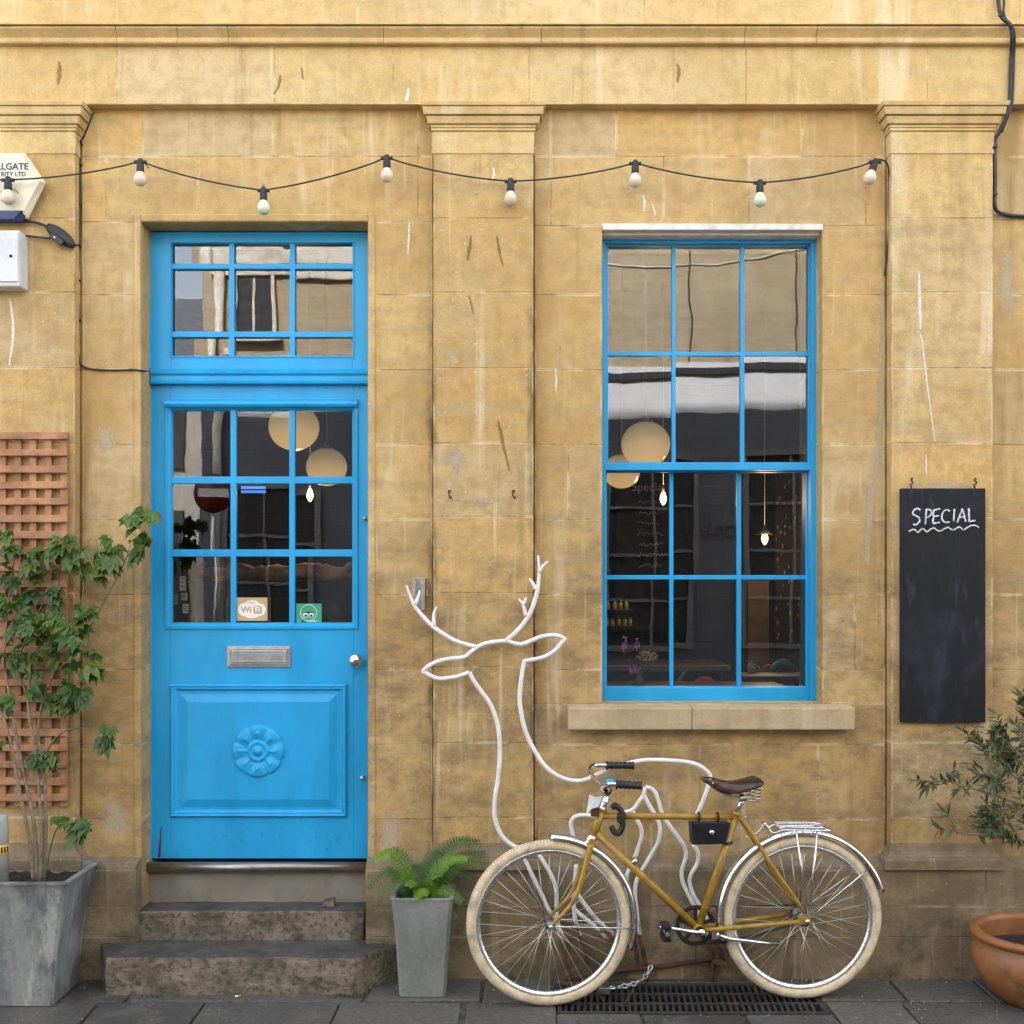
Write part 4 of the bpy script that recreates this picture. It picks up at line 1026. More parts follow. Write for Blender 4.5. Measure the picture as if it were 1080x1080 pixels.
# cafe table, chairs, vase of flowers
M['tabletop'] = simple('dark_table_top', (.05,.038,.03), .35, 0)
zt_ = PZ(724,.35)
t = thing('cafe_table', (.95,.75,.266), 'dark cafe table just behind the sash window', 'table')
m = MB(); m.box(.42,1.42,.46,1.05,zt_-.07,zt_-.035); m.build('table_top', M['tabletop'], t, bevel=.006)
for x in (.5,1.34):
    for y in (.52,.99):
        m = MB(); m.tube([(x,y,.27),(x,y,zt_-.071)], .022, 10); m.build('leg', M['dkmetal'], t)
def chair(px, py, y, colr, lab, hw):
    c = P(px,py,y); k = (D+y)/F; w_ = hw*k; z0 = .266
    t = thing('bentwood_chair', (c.x,y,z0), lab, 'chair')
    zs = c.z-.42
    def arc(rx, rz, n=16): return [(c.x+rx*math.cos(PI-PI*i/n), y, zs+.10+rz*math.sin(PI*i/n)) for i in range(n+1)]
    m = MB(); m.tube([(c.x-w_,y,zs)]+arc(w_, c.z-zs-.10)+[(c.x+w_,y,zs)], .015, 10); m.build('backrest', colr, t)
    m = MB(); m.tube([(c.x-w_*.6,y,zs)]+arc(w_*.6, (c.z-zs-.10)*.78)+[(c.x+w_*.6,y,zs)], .010, 8); m.build('back_loop', colr, t)
    m = MB(); m.lathe([(0,zs-.02-0),(w_*.98,zs-.02),(w_,zs),(w_*.96,zs+.012),(0,zs+.012)], (c.x,y+w_,0), (0,0,1), 24); m.build('seat', colr, t)
    for dx in (-.75,.75):
        for dy in (.25,1.75):
            m = MB(); m.tube([(c.x+dx*w_,y+dy*w_,zs-.015),(c.x+dx*w_*1.1,y+dy*w_*1.0,z0)], .014, 8); m.build('leg', colr, t)
chair(743,716,.62+.5,simple('pink_chair_paint', (.85,.05,.22), .35, 0),'pink bentwood chair seen low in the middle window pane',24)
chair(811,703,1.5,simple('maroon_chair_paint', (.30,.03,.05), .35, 0),'dark red bentwood chair at the left in the right window pane',15)
chair(826,697.5,1.35,simple('teal_chair_paint', (.10,.30,.36), .35, 0),'teal bentwood chair overlapping the dark red one in the right window pane',24)
t = thing('flower_vase', P(674,724,.33), 'glass vase with purple and pale flowers standing inside the window', 'vase')
base = Vector(P(674,724,.30)); k = (D+.3)/F; base.z = PZ(727,.30)
m = MB(); m.lathe([(0,0),(5*k,0),(5.5*k,5*k),(4*k,12*k),(3.4*k,16*k),(3.8*k,18*k)], base, (0,0,1), 20)
m.build('vase', simple('vase_glass', (.16,.19,.19), .1, 0), t)
m = MB()
for x, y in ((661,692),(669,702),(671,690),(683,694),(676,690),(690,696)):
    m.tube(spline([base+Vector((0,0,.02)), base+(P(x,y,.30)-base)*.55+Vector((.004,0,.01)), P(x,y,.30)],5), .0030, 6)
m.build('stem', M['greenstem'], t)
rr = random.Random(8); M['purple'] = simple('purple_petal', (.70,.36,.95), .6, 0); M['palepetal'] = simple('pale_seedhead', (.90,.80,.64), .8, 0)
def blob(name, c, rx, rz, nn, mat_, s_=1.4):
    m = MB()
    for _ in range(nn):
        a, q = rr.uniform(0,2*PI), math.sqrt(rr.random()); p = c+Vector((q*rx*math.cos(a), rr.uniform(-.012,.012), q*rz*math.sin(a)))
        v = Vector((rr.uniform(-1,1),rr.uniform(-1,.2),rr.uniform(-1,1))).normalized()*s_*k; u = v.orthogonal().normalized()*s_*k
        m.quad([p-u,p-v*.6,p+u,p+v])
    m.build(name, mat_, t, fix=False)
blob('flower', P(683,691.5,.30), 11*k, 5*k, 130, M['palepetal'])
blob('flower', P(669.5,706,.30), 6*k, 5.5*k, 60, M['purple'], 2)
blob('flower', P(658.5,680,.30), 3*k, 9*k, 40, M['purple'], 1.8); blob('flower', P(672,680,.30), 2.5*k, 7*k, 24, M['purple'], 1.6)
m = MB()
for x, y, dx, dy in ((663,693,-3,-7),(664,696,4,-6),(668,712,6,4)):
    a, b = P(x,y,.30), P(x+dx,y+dy,.28); n_ = (b-a).orthogonal().normalized()*.010
    m.quad([a,(a+b)/2+n_,b,(a+b)/2-n_], tint=(.4,0,0,1))
m.build('leaf', M['fern'], t, fix=False)
t = thing('paper_bundle', P(718,716,.5), 'brown kraft paper bundle leaning at the bottom of the middle window pane', 'paper')
m = MB(); a, b = P(713,722,.55), P(722,708,.55); m.obox((a+b)/2, (b-a)/2, (.008,.05,0), (.012,0,.008)); m.build('wrap', simple('kraft_paper', (.42,.31,.2), .8, 0), t)
t = thing('sugar_bowl', P(793,703,1.6), 'small white lidded pot in the right window pane', 'pot')
c = P(793,709,1.3); k = 6.4/F
m = MB(); m.lathe([(0,0),(4*k,0),(5*k,4*k),(5*k,7*k),(3.5*k,9*k),(1*k,10*k),(1.2*k,12*k),(0,12.5*k)], c, (0,0,1), 18); m.build('pot_body', simple('grey_ceramic', (.5,.5,.5), .3, 0), t)
m = MB(); m.tube([c+Vector((5*k,0,6*k)), c+Vector((8*k,0,5.5*k)), c+Vector((7*k,0,2*k)), c+Vector((4.7*k,0,2*k))], .8*k, 6); m.build('handle', simple('grey_ceramic_handle', (.5,.5,.5), .3, 0), t)
t = thing('cafe_table', (1.75,1.6,.266), 'second dark table carrying the small pot further inside', 'table')
zt2 = P(793,709,1.3).z
m = MB(); m.box(1.25,2.2,1.05,1.33,zt2-.04,zt2-.002); m.build('table_top', M['tabletop'], t, bevel=.006)
for x in (1.33,2.12):
    m = MB(); m.tube([(x,1.19,.27),(x,1.19,zt2-.041)], .022, 10); m.build('leg', M['dkmetal'], t)
# ================================================================ BICYCLE
ua = Vector((1.068,.08,0)).normalized(); na = Vector((-ua.y,ua.x,0)); P0 = Vector((.155,-.39,0)); CAM = Vector((0,-D,EYE))
def K(px, py, t=0.0):                                  # survey point on the bicycle's own plane, t metres towards the wall
    d = Vector(((px-540)/F, 1, (HZ-py)/F)); s = (na.dot(P0)+t-na.dot(CAM))/na.dot(d); return CAM+d*s
def KT(p, t): return Vector(p)+na*t
bike = thing('bicycle', (.155+.534,-.35,0), 'mustard yellow city bicycle with cream tyres leaning by the wall', 'bicycle')
fh, rh = K(579,971.5), K(845.8,967)
fh.z = rh.z = .3435; RW = .3435
def ringp(c, r, a, t=0): return c+ua*(r*math.cos(a))+Vector((0,0,r*math.sin(a)))+na*t
def sweep(m, c, prof, a0, a1, n, closed):
    rows = []
    for i in range(n if closed else n+1):
        a = a0+(a1-a0)*i/n
        rows.append([m.vert(ringp(c, r, a, t)) for r, t in prof])
    k = len(prof)
    for i in range(n):
        A, B_ = rows[i], rows[(i+1) % len(rows)]
        for j in range(k): m.face((A[j],A[(j+1)%k],B_[(j+1)%k],B_[j]), True)
    if not closed: m.face(rows[0][::-1]); m.face(rows[-1])
M['hub'] = simple('grimy_hub_steel', (.22,.20,.18), .45, .9, .3, 40, .1)
for c, rear in ((fh,False),(rh,True)):
    hb = MB()
    hr = .026 if rear else .014
    hb.lathe([(0,-.062),(.006,-.062),(.006,-.048),(.012,-.047),(.012,-.040),(hr+.006,-.036),(hr+.006,-.033),(hr*.8,-.028),(hr*.75,.028),(hr+.006,.033),(hr+.006,.036),(.012,.040),(.012,.047),(.006,.048),(.006,.062),(0,.062)], c, na, 24)
    wh = MB()
    wh.__init__()
    prof = []
    # rim
    sweep(wh, c, [(.298,-.013),(.303,-.0135),(.303,.0135),(.298,.013),(.288,.010),(.2845,.004),(.2845,-.004),(.288,-.010)], 0, 2*PI, 96, True)
    wheel = wh.build('wheel', M['rim'], bike)
    ty = MB(); sweep(ty, c, [(RW-.0225+.0225*math.cos(a*PI/8), .0225*math.sin(a*PI/8)) for a in range(16)], 0, 2*PI, 120, True)
    ty.build('tyre', M['tyre'], wheel)
    tr = MB()                                           # tread ribs on the tyre shoulders
    for s_ in (-1,1):
        for i in range(150):
            a = 2*PI*i/150; r = RW-.0225
            b0, b1 = math.radians(18), math.radians(44)
            w_ = .0040/RW
            q = [(b0,a-w_),(b1,a-w_+.012),(b1,a+w_*.4+.012),(b0,a+w_*.4)]
            tr.quad([ringp(c, r+.0233*math.cos(b), aa, s_*.0233*math.sin(b)) for b, aa in q])
    tr.build('tread', M['tread'], wheel, fix=False)
    hb.build('hub', M['hub'], wheel)
    rr = random.Random(2)
    for i in range(36):
        s_ = 1 if i % 2 else -1; a = 2*PI*i/36; ah = a+(.85 if (i//2)%2 else -.85)
        m = MB(); m.tube([ringp(c, hr+.004, ah, s_*.033), ringp(c, .287, a, s_*.003)], .0010, 5); m.build('spoke', M['spoke'], wheel)
    # mudguard
    mg = MB(); half = .029; rg = .362
    prof = [(rg-.012,-half),(rg-.003,-half*.92),(rg+.006,-half*.6),(rg+.009,0),(rg+.006,half*.6),(rg-.003,half*.92),(rg-.012,half),(rg-.0135,half-.001),(rg-.005,half*.88),(rg+.004,half*.55),(rg+.0065,0),(rg+.004,-half*.55),(rg-.005,-half*.88),(rg-.0135,-half+.001)]
    a0, a1 = (math.radians(16),math.radians(186)) if rear else (math.radians(-19),math.radians(89))
    cc = c if not rear else c+Vector((0,0,.004))
    sweep(mg, cc, prof, a0, a1, 60, False)
    g_ = mg.build('mudguard', M['chrome'], bike)
    for s_ in (-1,1):
        m = MB()
        e = ringp(cc, rg-.006, math.radians(36 if rear else -4), s_*half)
        m.tube([c+na*(s_*.058), e], .0026, 6); m.build('stay', M['chrome'], g_)
# frame
ht0, ht1 = K(624.5,884), K(635,854)
bb = K(736,979.5); stp = K(777.5,857)
fr = MB()
fr.tube([ht0, ht1], .0185, 16)
for q in (.0,.97): fr.tube([ht0.lerp(ht1,q), ht0.lerp(ht1,q+.08)], .022, 16)
fr.tube([K(633.5,860.5), K(777,861.5)], .0142, 16)
fr.tube([K(628,877.5), bb], .0158, 16)
fr.tube([bb, stp], .0158, 16)
fr.lathe([(.022,-.036),(.024,-.034),(.024,.034),(.022,.036)], bb, na, 20)
for s_ in (-1,1):
    fr.tube(spline([KT(K(779,861),.016*s_), KT(K(790,876),.030*s_), KT(K(812,912),.045*s_), KT(K(845.5,960),.058*s_)],5), .0085, 10)
    fr.tube([KT(K(742,979.3),.022*s_), KT(K(768,976),.036*s_), KT(rh+Vector((-.03,0,-.004)),.058*s_)], .0098, 10)
    fr.obox(KT(rh+Vector((-.008,0,.002)),.058*s_), ua*.026, na*.003, Vector((0,0,.017)))
frame = fr.build('frame', M['mustard'], bike)
lg_ = MB()
lg_.tube([K(667,906.5), K(670.5,910)], .0165, 14); lg_.build('scuff_band', M['steel'], frame)
# fork
fk = MB()
cr = K(623.3,886.5)
for s_ in (-1,1):
    fk.tube(spline([KT(K(622.5,889),.030*s_), KT(K(617,907),.036*s_), KT(K(610.5,930),.043*s_), KT(K(603,947),.049*s_), KT(K(592,960),.054*s_), fh+na*(.056*s_)],6), [.0135-.0065*i/30 for i in range(31)], 12)
fk.tube([KT(cr,-.036), KT(cr,.036)], .0145, 12)
fork = fk.build('fork', M['mustard'], bike)
m = MB(); m.tube([K(622,889), K(625.2,881)], .0225, 16); m.build('crown_ring', M['chrome'], fork)
for s_ in (-1,1):
    m = MB(); m.lathe([(.010,0),(.011,.004),(.006,.012),(0,.013)], fh+na*(.058*s_), na*s_, 12); m.build('axle_nut', M['steel'], fork)
    m = MB(); m.lathe([(.012,0),(.013,.005),(.008,.016),(0,.018)], rh+na*(.061*s_), na*s_, 12); m.build('axle_nut', M['steel'], frame)
# stem and handlebar
hb = MB()
clampc = K(641,832.5)
hb.tube([ht1, K(636,851), K(640,838)], .0135, 14); hb.tube([K(635,854), K(636,851)], .019, 14)
hb.tube([K(639.3,838), K(642,830)], .0165, 14)
hb.tube([K(637.6,846), K(638.1,844.3)], .0165, 14)
path = []
G0 = {}
for s_ in (-1,1):
    g1 = clampc+ua*(.033 if s_ > 0 else -.004)+na*(.235*s_)+Vector((0,0,.062)); g2 = g1+ua*(.118 if s_ > 0 else .098)+na*(.012*s_)+Vector((0,0,-.004))
    pth = [clampc+na*(.0*s_), clampc+na*(.045*s_)-ua*.010+Vector((0,0,.002)), clampc+na*(.11*s_)-ua*.040+Vector((0,0,.026)), clampc+na*(.175*s_)-ua*(.050 if s_ > 0 else .045)+Vector((0,0,.052)), clampc+na*(.225*s_)-ua*(.026 if s_ > 0 else .032)+Vector((0,0,.063)), g1, g2]
    hb.tube(spline(pth,7), .0108, 12); G0[s_] = (g1,g2)
bar = hb.build('handlebar', M['chrome'], bike)
for s_ in (-1,1):
    g1, g2 = G0[s_]; m = MB(); n_ = 34; pts = []; rs = []
    for i in range(n_+1):
        t = i/n_; pts.append(g1.lerp(g2+ua*.004,t-.02)); rs.append(.0155+.0016*math.sin(t*2*PI*6)+(.003 if t < .06 or t > .95 else 0))
    m.tube(pts, rs, 14); m.build('grip', M['black'], bar)
m = MB(); bc = clampc+na*(-.07)+Vector((0,0,.032))-ua*.004
m.lathe([(0,-.014),(.006,-.014),(.006,-.002),(.017,0),(.0185,.006),(.0185,.020),(.015,.026),(0,.028)], bc, (0,0,1), 20); m.build('bell', M['bellblue'], bar)
m = MB(); m.lathe([(.0125,-.010),(.0165,-.010),(.0165,.010),(.0125,.010)], clampc+na*(-.07)-ua*.012+Vector((0,0,.008)), na, 14); m.build('bell_clamp', M['black'], bar)
m = MB(); m.obox(K(627.5,856,-.02), ua*.017, na*.006, Vector((0,0,.020))); m.tube([K(627.5,851,-.02),K(633,853,0)], .006, 8)
m.build('lamp_bracket', M['rust'], bike, bevel=.003)
# seat post, saddle
m = MB(); m.tube([K(777,858.5), K(785,838)], .0128, 14); m.build('seat_post', M['chrome'], bike)
m = MB(); m.tube([K(776.6,860.5), K(777.8,856.5)], .019, 14); m.tube([KT(K(778.6,859),-.024), KT(K(778.6,859),.024)], .005, 8); m.build('seat_clamp', M['mustard'], frame)
sd = MB(); stn = [(739.5,820,.010,.010),(741.5,819,.019,.022),(748,818.8,.022,.036),(757,821.5,.028,.050),(766,823.6,.042,.052),(776,823.2,.062,.046),(788,820.8,.078,.036),(796,818.6,.082,.030),(800,818.8,.080,.024),(801.5,821,.070,.012)]
rows = []
for px, py, w_, dr in stn:
    c = K(px,py); row = []
    for j in range(15):
        a = (j-7)/7; row.append(sd.vert(c+na*(w_*math.sin(a*PI/2))-Vector((0,0,dr*(abs(a)**2.6)))-Vector((0,0,.004*(1-abs(a))*(w_>.05)))))
    rows.append(row)
for A_, B_ in zip(rows, rows[1:]):
    for j in range(14): sd.face((A_[j],A_[j+1],B_[j+1],B_[j]), True)
sd.face(rows[0]); sd.face(rows[-1][::-1])
so = sd.build('saddle', M['leather'], bike)
md = so.modifiers.new('thick','SOLIDIFY'); md.thickness = .005; md.offset = -1
md = so.modifiers.new('sub','SUBSURF'); md.levels = 1; md.render_levels = 1
m = MB()
for s_ in (-1,1):
    m.tube(spline([KT(K(744,824),.008*s_), KT(K(758,834.5),.022*s_), KT(K(775,841),.024*s_), KT(K(786,843),.026*s_), KT(K(797,842),.052*s_)],5), .0036, 8)
m.lathe([(.0,-.034),(.013,-.034),(.013,.034),(0,.034)], K(782.5,840.5), na, 14)
m.build('saddle_rail', M['steel'], so)
for s_ in (-1,1):
    m = MB(); c = KT(K(794.5,842),.052*s_); top = .062
    m.tube([c+ua*(.0155*math.cos(a*PI/6))+na*(.0155*math.sin(a*PI/6))+Vector((0,0,top*a/54)) for a in range(55)], .0030, 6); m.build('spring', M['steel'], so)
m = MB()
for px, py, t in ((749,822,-.0225),(752,826,-.027)): m.sphere(K(px,py,t-.003), .0042, 10)
m.build('rivet', M['steel'], so)
# drivetrain (far side)
ch = MB(); tfar = .045
rc, rs = .078, .036
a_ = bb+na*tfar; b_ = rh+na*tfar
cr_ = MB(); sweep(cr_, bb+na*(tfar), [(rc+.004,-.002),(rc+.004,.002),(rc-.010,.002),(rc-.010,-.002)], 0, 2*PI, 60, True)
for i in range(5):
    a = 2*PI*i/5+.3; cr_.obox((ringp(bb,.012,a,tfar)+ringp(bb,rc-.008,a,tfar))/2, (ringp(bb,rc-.008,a,tfar)-ringp(bb,.012,a,tfar))/2, na*.002, (ringp(bb,.008,a+PI/2,tfar)-ringp(bb,0,0,tfar)))
for i in range(46):
    a = 2*PI*i/46; cr_.obox(ringp(bb,rc+.005,a,tfar), ringp(Vector(),.004,a), na*.0018, ringp(Vector(),.0022,a+PI/2))
cr_.build('chainring', M['iron'], bike)
m = MB(); sweep(m, rh+na*tfar, [(rs,-.003),(rs,.003),(.012,.003),(.012,-.003)], 0, 2*PI, 36, True); m.build('sprocket', M['iron'], bike)
loop = []
for i in range(25): loop.append(ringp(bb, rc+.004, PI/2+PI*i/24, tfar))
low0, low1 = ringp(bb, rc+.004, 3*PI/2, tfar), ringp(rh, rs+.003, 3*PI/2, tfar)
for i in range(1,12):
    t = i/12; loop.append(low0.lerp(low1,t)-Vector((0,0,.014*math.sin(PI*t))))
for i in range(15): loop.append(ringp(rh, rs+.003, -PI/2+PI*i/14, tfar))
up0, up1 = loop[-1], loop[0]
for i in range(1,12): loop.append(up0.lerp(up1,i/12)-Vector((0,0,.004*math.sin(PI*i/12))))
# fine links as a ribbed tube
dense = []
for p, q in zip(loop, loop[1:]+loop[:1]):
    n_ = max(1,int((q-p).length/.0032)); dense += [p.lerp(q,j/n_) for j in range(n_)]
m = MB(); m.tube(dense, [.0048 if i % 4 < 2 else .0030 for i in range(len(dense))], 6, True); m.build('chain', M['iron'], bike)
def crank(t, ang, nm='crank_arm'):
    e = ringp(bb, .165, ang, t); m = MB(); d = (e-bb-na*t).normalized(); n_ = Vector((0,0,1)).cross(d)
    p0 = bb+na*t
    m.tube([p0, p0.lerp(e,.5), e], [.0115,.0085,.0075], 12); m.lathe([(0,-.009),(.017,-.008),(.017,.008),(0,.009)], p0, na, 18); m.lathe([(0,-.008),(.012,-.007),(.012,.007),(0,.008)], e, na, 14)
    o = m.build(nm, M['chrome'], bike)
    s_ = -1 if t < 0 else 1; m = MB()
    m.tube([e, e+na*(.10*s_)], .0085, 10)
    m.build('pedal_axle', M['steel'], o)
    m = MB()
    for q in (-.024,.024):
        a0, a1 = e+na*(.020*s_)+Vector((0,0,q)), e+na*(.098*s_)+Vector((0,0,q))
        m.obox((a0+a1)/2, ua*.017, (a1-a0)/2, Vector((0,0,.008)))
    for q in (.022,.096): m.obox(e+na*(q*s_), ua*.012, na*.002, Vector((0,0,.030)))
    m.build('pedal', M['black'], o, bevel=.003)
dv = K(700.5,974)-bb; angL = math.atan2(dv.z, dv.dot(ua))
crank(-.060, angL); crank(.066, angL+PI)
m = MB(); m.obox(K(753,985,-.015), ua*.013, na*.018, Vector((0,0,.020))); m.build('stand_bracket', M['chrome'], bike, bevel=.003)
m = MB(); m.tube([K(757,985.5,-.03), K(770,990.5,-.055), K(821.5,996,-.06)], [.0095,.0085,.0065], 10); m.tube([K(756,984,-.02), K(764,992,-.03)], .014, 10); m.build('kickstand', M['chrome'], bike)
m = MB(); m.obox(K(760,991,-.012), ua*.020, na*.016, Vector((0,0,.016))); m.build('stand_spring_housing', M['black'], bike, bevel=.004)
# rear carrier
rk = MB(); zc_ = K(845,872).z
def RK(px, py, t): q = K(px,py,0); return q+na*t
for s_ in (-1,1):
    rk.tube(spline([RK(806,868,.030*s_),RK(812,876,.045*s_),RK(822,872.5,.058*s_),RK(845,872.5,.062*s_),RK(868,872.8,.060*s_),RK(873,872,.035*s_),RK(874,872,0)],5), .0038, 8)
rk.tube([RK(806,868,-.030),RK(804.5,866.5,0),RK(806,868,.030)], .0038, 8)
for px in (822,834,846,858,868): rk.tube([RK(px,872.5,-.060),RK(px,872.5,.060)], .0032, 8)
for t in (-.02,.02): rk.tube([RK(820,872,t),RK(872,872.2,t)], .0032, 8)
rk.tube(spline([RK(820,869.6,-.045),RK(838,870,-.05),RK(862,870.2,-.045),RK(871,870.8,0),RK(862,870.2,.045),RK(838,870,.05),RK(820,869.6,.045)],5), .0030, 8)
rk.tube(spline([RK(806,868,0),RK(800,877,0),RK(789,883,.0),RK(786,882,.0)],5), .003, 8)
rack = rk.build('carrier', M['chrome'], bike)
for s_ in (-1,1):
    for px in (835,857):
        m = MB(); m.tube([RK(px,873,.058*s_), rh+na*(.066*s_)+Vector((.012 if px>840 else .004,0,.028))], .0037, 8); m.build('carrier_stay', M['chrome'], rack)
m = MB(); m.sphere(KT(K(786,862,-.02),-.0), .006, 10); m.build('seat_stay_bolt', M['steel'], frame)
# things carried by the bicycle
t = thing('tool_pouch', K(748,878), 'black leather tool pouch strapped under the bicycle top tube', 'pouch')
m = MB(); q = [K(727,866.5),K(769,866.5),K(764.5,889),K(728.5,890)]
def slab(m, q, t0, t1, f=1.0):
    c = sum(q, Vector())/len(q); A_ = [m.vert(KT(c+(p-c)*f,t0)) for p in q]; B_ = [m.vert(KT(p,t1)) for p in q]; n_ = len(q)
    m.face(A_); m.face(B_[::-1])
    for k in range(n_): m.face((A_[k],A_[(k+1)%n_],B_[(k+1)%n_],B_[k]))
slab(m, q, -.030, .030, .98); m.build('pouch_body', M['blackleather'], t, bevel=.008, seg=3)
m = MB(); slab(m, [K(726.8,865.8),K(769.2,865.8),K(768,868.5),K(748.5,880.5),K(727.6,869)], -.0335, -.029, .995); m.build('flap', M['blackleather'], t, bevel=.002)
m = MB(); m.lathe([(0,.010),(.006,.0095),(.011,.006),(.0115,0)], KT(K(748.5,876),-.033), -na, 20); m.build('stud', M['chrome'], t)
m = MB()
for px in (737,757):
    m = MB(); m.tube([K(px,861.3,0)+Vector((0,.0,0))+na*(.0178*math.cos(a*PI/8))+Vector((0,0,.0178*math.sin(a*PI/8))) for a in range(16)], .0042, 6, True); m.build('strap', M['black'], t)
m = MB(); m.tube([KT(K(766.5,888.5),.0)+na*(.020*math.cos(a*PI/8))+ua*(.020*math.sin(a*PI/8)) for a in range(16)], .0065, 6, True)
m.build('strap', M['black'], t)
t = thing('cycle_lock', K(652,863), 'black curved cycle lock looped over the bicycle top tube', 'lock')
m = MB()
m.tube(spline([K(645.5,852.5,-.02),K(648,849.6,-.022),K(652,851.5,-.024),K(656.2,857.5,-.026),K(656.8,866,-.026),K(656,874,-.026),K(652.5,878.8,-.024),K(648,877.5,-.02),K(644.5,871.5,-.018)],6), .0125, 12)
m.build('shackle', M['black'], t)
m = MB(); m.obox(K(654.5,863,-.024), ua*.014, na*.018, Vector((0,0,.018))); m.build('lock_body', M['black'], t, bevel=.005)
t = thing('paper_note', K(624,848), 'white paper note tucked at the bicycle head tube', 'paper note')
m = MB(); q = [K(621.5,838,-.03),K(628,840.5,-.034),K(635.5,839.5,-.03),K(631,851,-.03),K(624,853,-.032),K(618,860,-.028)]
m.face([m.vert(p) for p in (q[0],q[1],q[4],q[5])]); m.face([m.vert(p) for p in (q[1],q[2],q[3],q[4])])
o = m.build('sheet', M['paper'], t, fix=False); md = o.modifiers.new('thick','SOLIDIFY'); md.thickness = .001
# ================================================================ DEER OUTLINE (bike stand)
Yd = -.105
deer = thing('deer_sculpture', P(600,1036,Yd), 'white bent tube deer outline sculpture standing against the wall behind the bicycle', 'sculpture')
def z3(l, y=Yd): return [P(400+x/3.27, 570+z/3.27, y) for x, z in l]
def z8(l, y=Yd): return [P(600+x/5.684, 790+z/5.684, y) for x, z in l]
def z1(l, y=Yd): return [P(480+x/3.6, 780+z/3.6, y) for x, z in l]
RT = .0100
m = MB()
head = z3([(310,455),(280,467),(250,473),(200,476),(150,452),(172,432),(205,417),(240,409),(290,403),(312,388),(335,370),(360,358),(385,352),(437,347),(462,354),(490,358),(522,347),(560,332),(605,327),(640,338),(612,374),(585,394),(555,406),(500,416)])
neckR = z3([(500,416),(494,450),(487,500),(484,545),(487,580),(494,620),(505,660),(522,700),(545,740),(565,770),(590,795),(620,814),(650,825),(675,829),(700,828),(730,819)])
back = z8([(170,152),(220,132),(275,108),(330,92),(380,80),(430,70),(480,66),(540,66),(600,69),(660,73),(720,81),(765,94),(800,112),(830,136),(845,158),(843,190),(830,235),(815,280),(795,330),(775,375),(765,400)])
m.tube(spline(head[:5],5)+spline(head[4:20],5)[1:]+spline(head[19:],5)[1:]+spline(neckR,5)[1:]+spline(back,5)[0:], RT, 10)
neckL = z3([(310,455),(330,490),(355,525),(380,560),(398,600),(410,645),(415,700),(415,760),(408,830),(400,880),(397,930),(402,970),(418,1010),(445,1042),(490,1068),(530,1085)])
m.tube(spline(neckL,5), RT, 10)
m.build('body_outline', M['deer'], deer)
antL = z3([(93,155),(106,190),(122,226),(150,262),(185,297),(220,322),(255,343),(290,356),(332,366)])
antR = z3([(437,345),(470,318),(502,280),(525,240),(540,195),(549,150),(551,105),(548,52)])
tines = ([[(140,172),(134,195),(123,222)],[(198,228),(188,255),(189,297)]], [[(582,72),(565,88),(552,108)],[(518,132),(530,148),(541,170)],[(481,202),(496,222),(506,262)],[(507,197),(497,222)]])
for a, tn in zip((antL,antR), tines):
    m = MB(); sp = spline(a,6); n_ = len(sp); 
    up_ = a is antL
    m.tube(sp, [RT*(.45+.55*min(1,(i if up_ else n_-1-i)/(n_*.35))) for i in range(n_)], 10)
    for q in tn:
        s_ = spline(z3(q),4); m.tube(s_, [RT*(.4+.6*i/(len(s_)-1)) for i in range(len(s_))], 8)
    m.build('antler', M['deer'], deer)
legs = [
 z1([(232,404),(250,432),(268,462),(300,530),(330,590),(352,640),(375,672),(392,705),(405,750),(418,815),(435,870),(456,912)]),
 z1([(318,435),(345,480),(370,525),(384,575),(385,640),(390,700)]),
 z1([(460,475),(455,540),(450,605),(455,680),(468,725),(482,770),(500,830),(518,905)]),
 z1([(465,588),(495,630),(525,668),(560,705),(600,738),(640,790)]),
 z1([(448,640),(480,668),(520,700),(555,735),(592,772),(620,800)]),
 z8([(30,545),(18,490),(12,445),(28,412),(60,398),(95,396),(160,402)]),
 z8([(320,380),(380,365),(420,315),(448,270),(458,228)]),
 z8([(380,365),(405,420),(432,470),(436,520),(420,580),(395,650),(365,715),(345,775)])+z1([(655,620),(668,700),(683,780),(697,870)]),
 z8([(448,270),(480,335),(520,400),(544,455),(545,510),(532,565),(500,622),(460,690),(425,745),(402,800),(396,870)])+z1([(688,640),(695,700),(708,770),(724,855)]),
 z8([(458,228),(490,235),(520,265),(540,320),(562,395),(600,455),(655,530),(692,585),(702,640),(688,690),(676,740),(682,795),(705,850),(735,910),(765,960)]),
 z8([(745,575),(770,610),(776,650),(765,695),(738,740),(724,785),(730,830),(748,880),(775,925)]),
]
legs[9] += [P(741,975,Yd),P(752,1000,Yd),P(757,1012,Yd)]
legs[10] += [P(745,968,Yd),P(760,998,Yd),P(765,1012,Yd)]
for l in legs:
    m = MB(); m.tube(spline(l,5), RT*.93, 10); m.build('leg_tube', M['deer'], deer)
m = MB(); m.tube([P(596,1032,Yd),P(640,1025,Yd),P(700,1019,Yd),P(752,1011.5,Yd)], .011, 8)
m.obox(P(759,1014,Yd), (.030,0,-.012), (0,.03,0), (.004,0,.010))
for x, y0 in ((752,1012),(606,1030),(682,1020),(623,1028)):
    m.tube([P(x,y0,Yd), Vector((PX(x,Yd),Yd,-.015))], .009, 8)
m.build('ground_bar', M['rust'], deer)
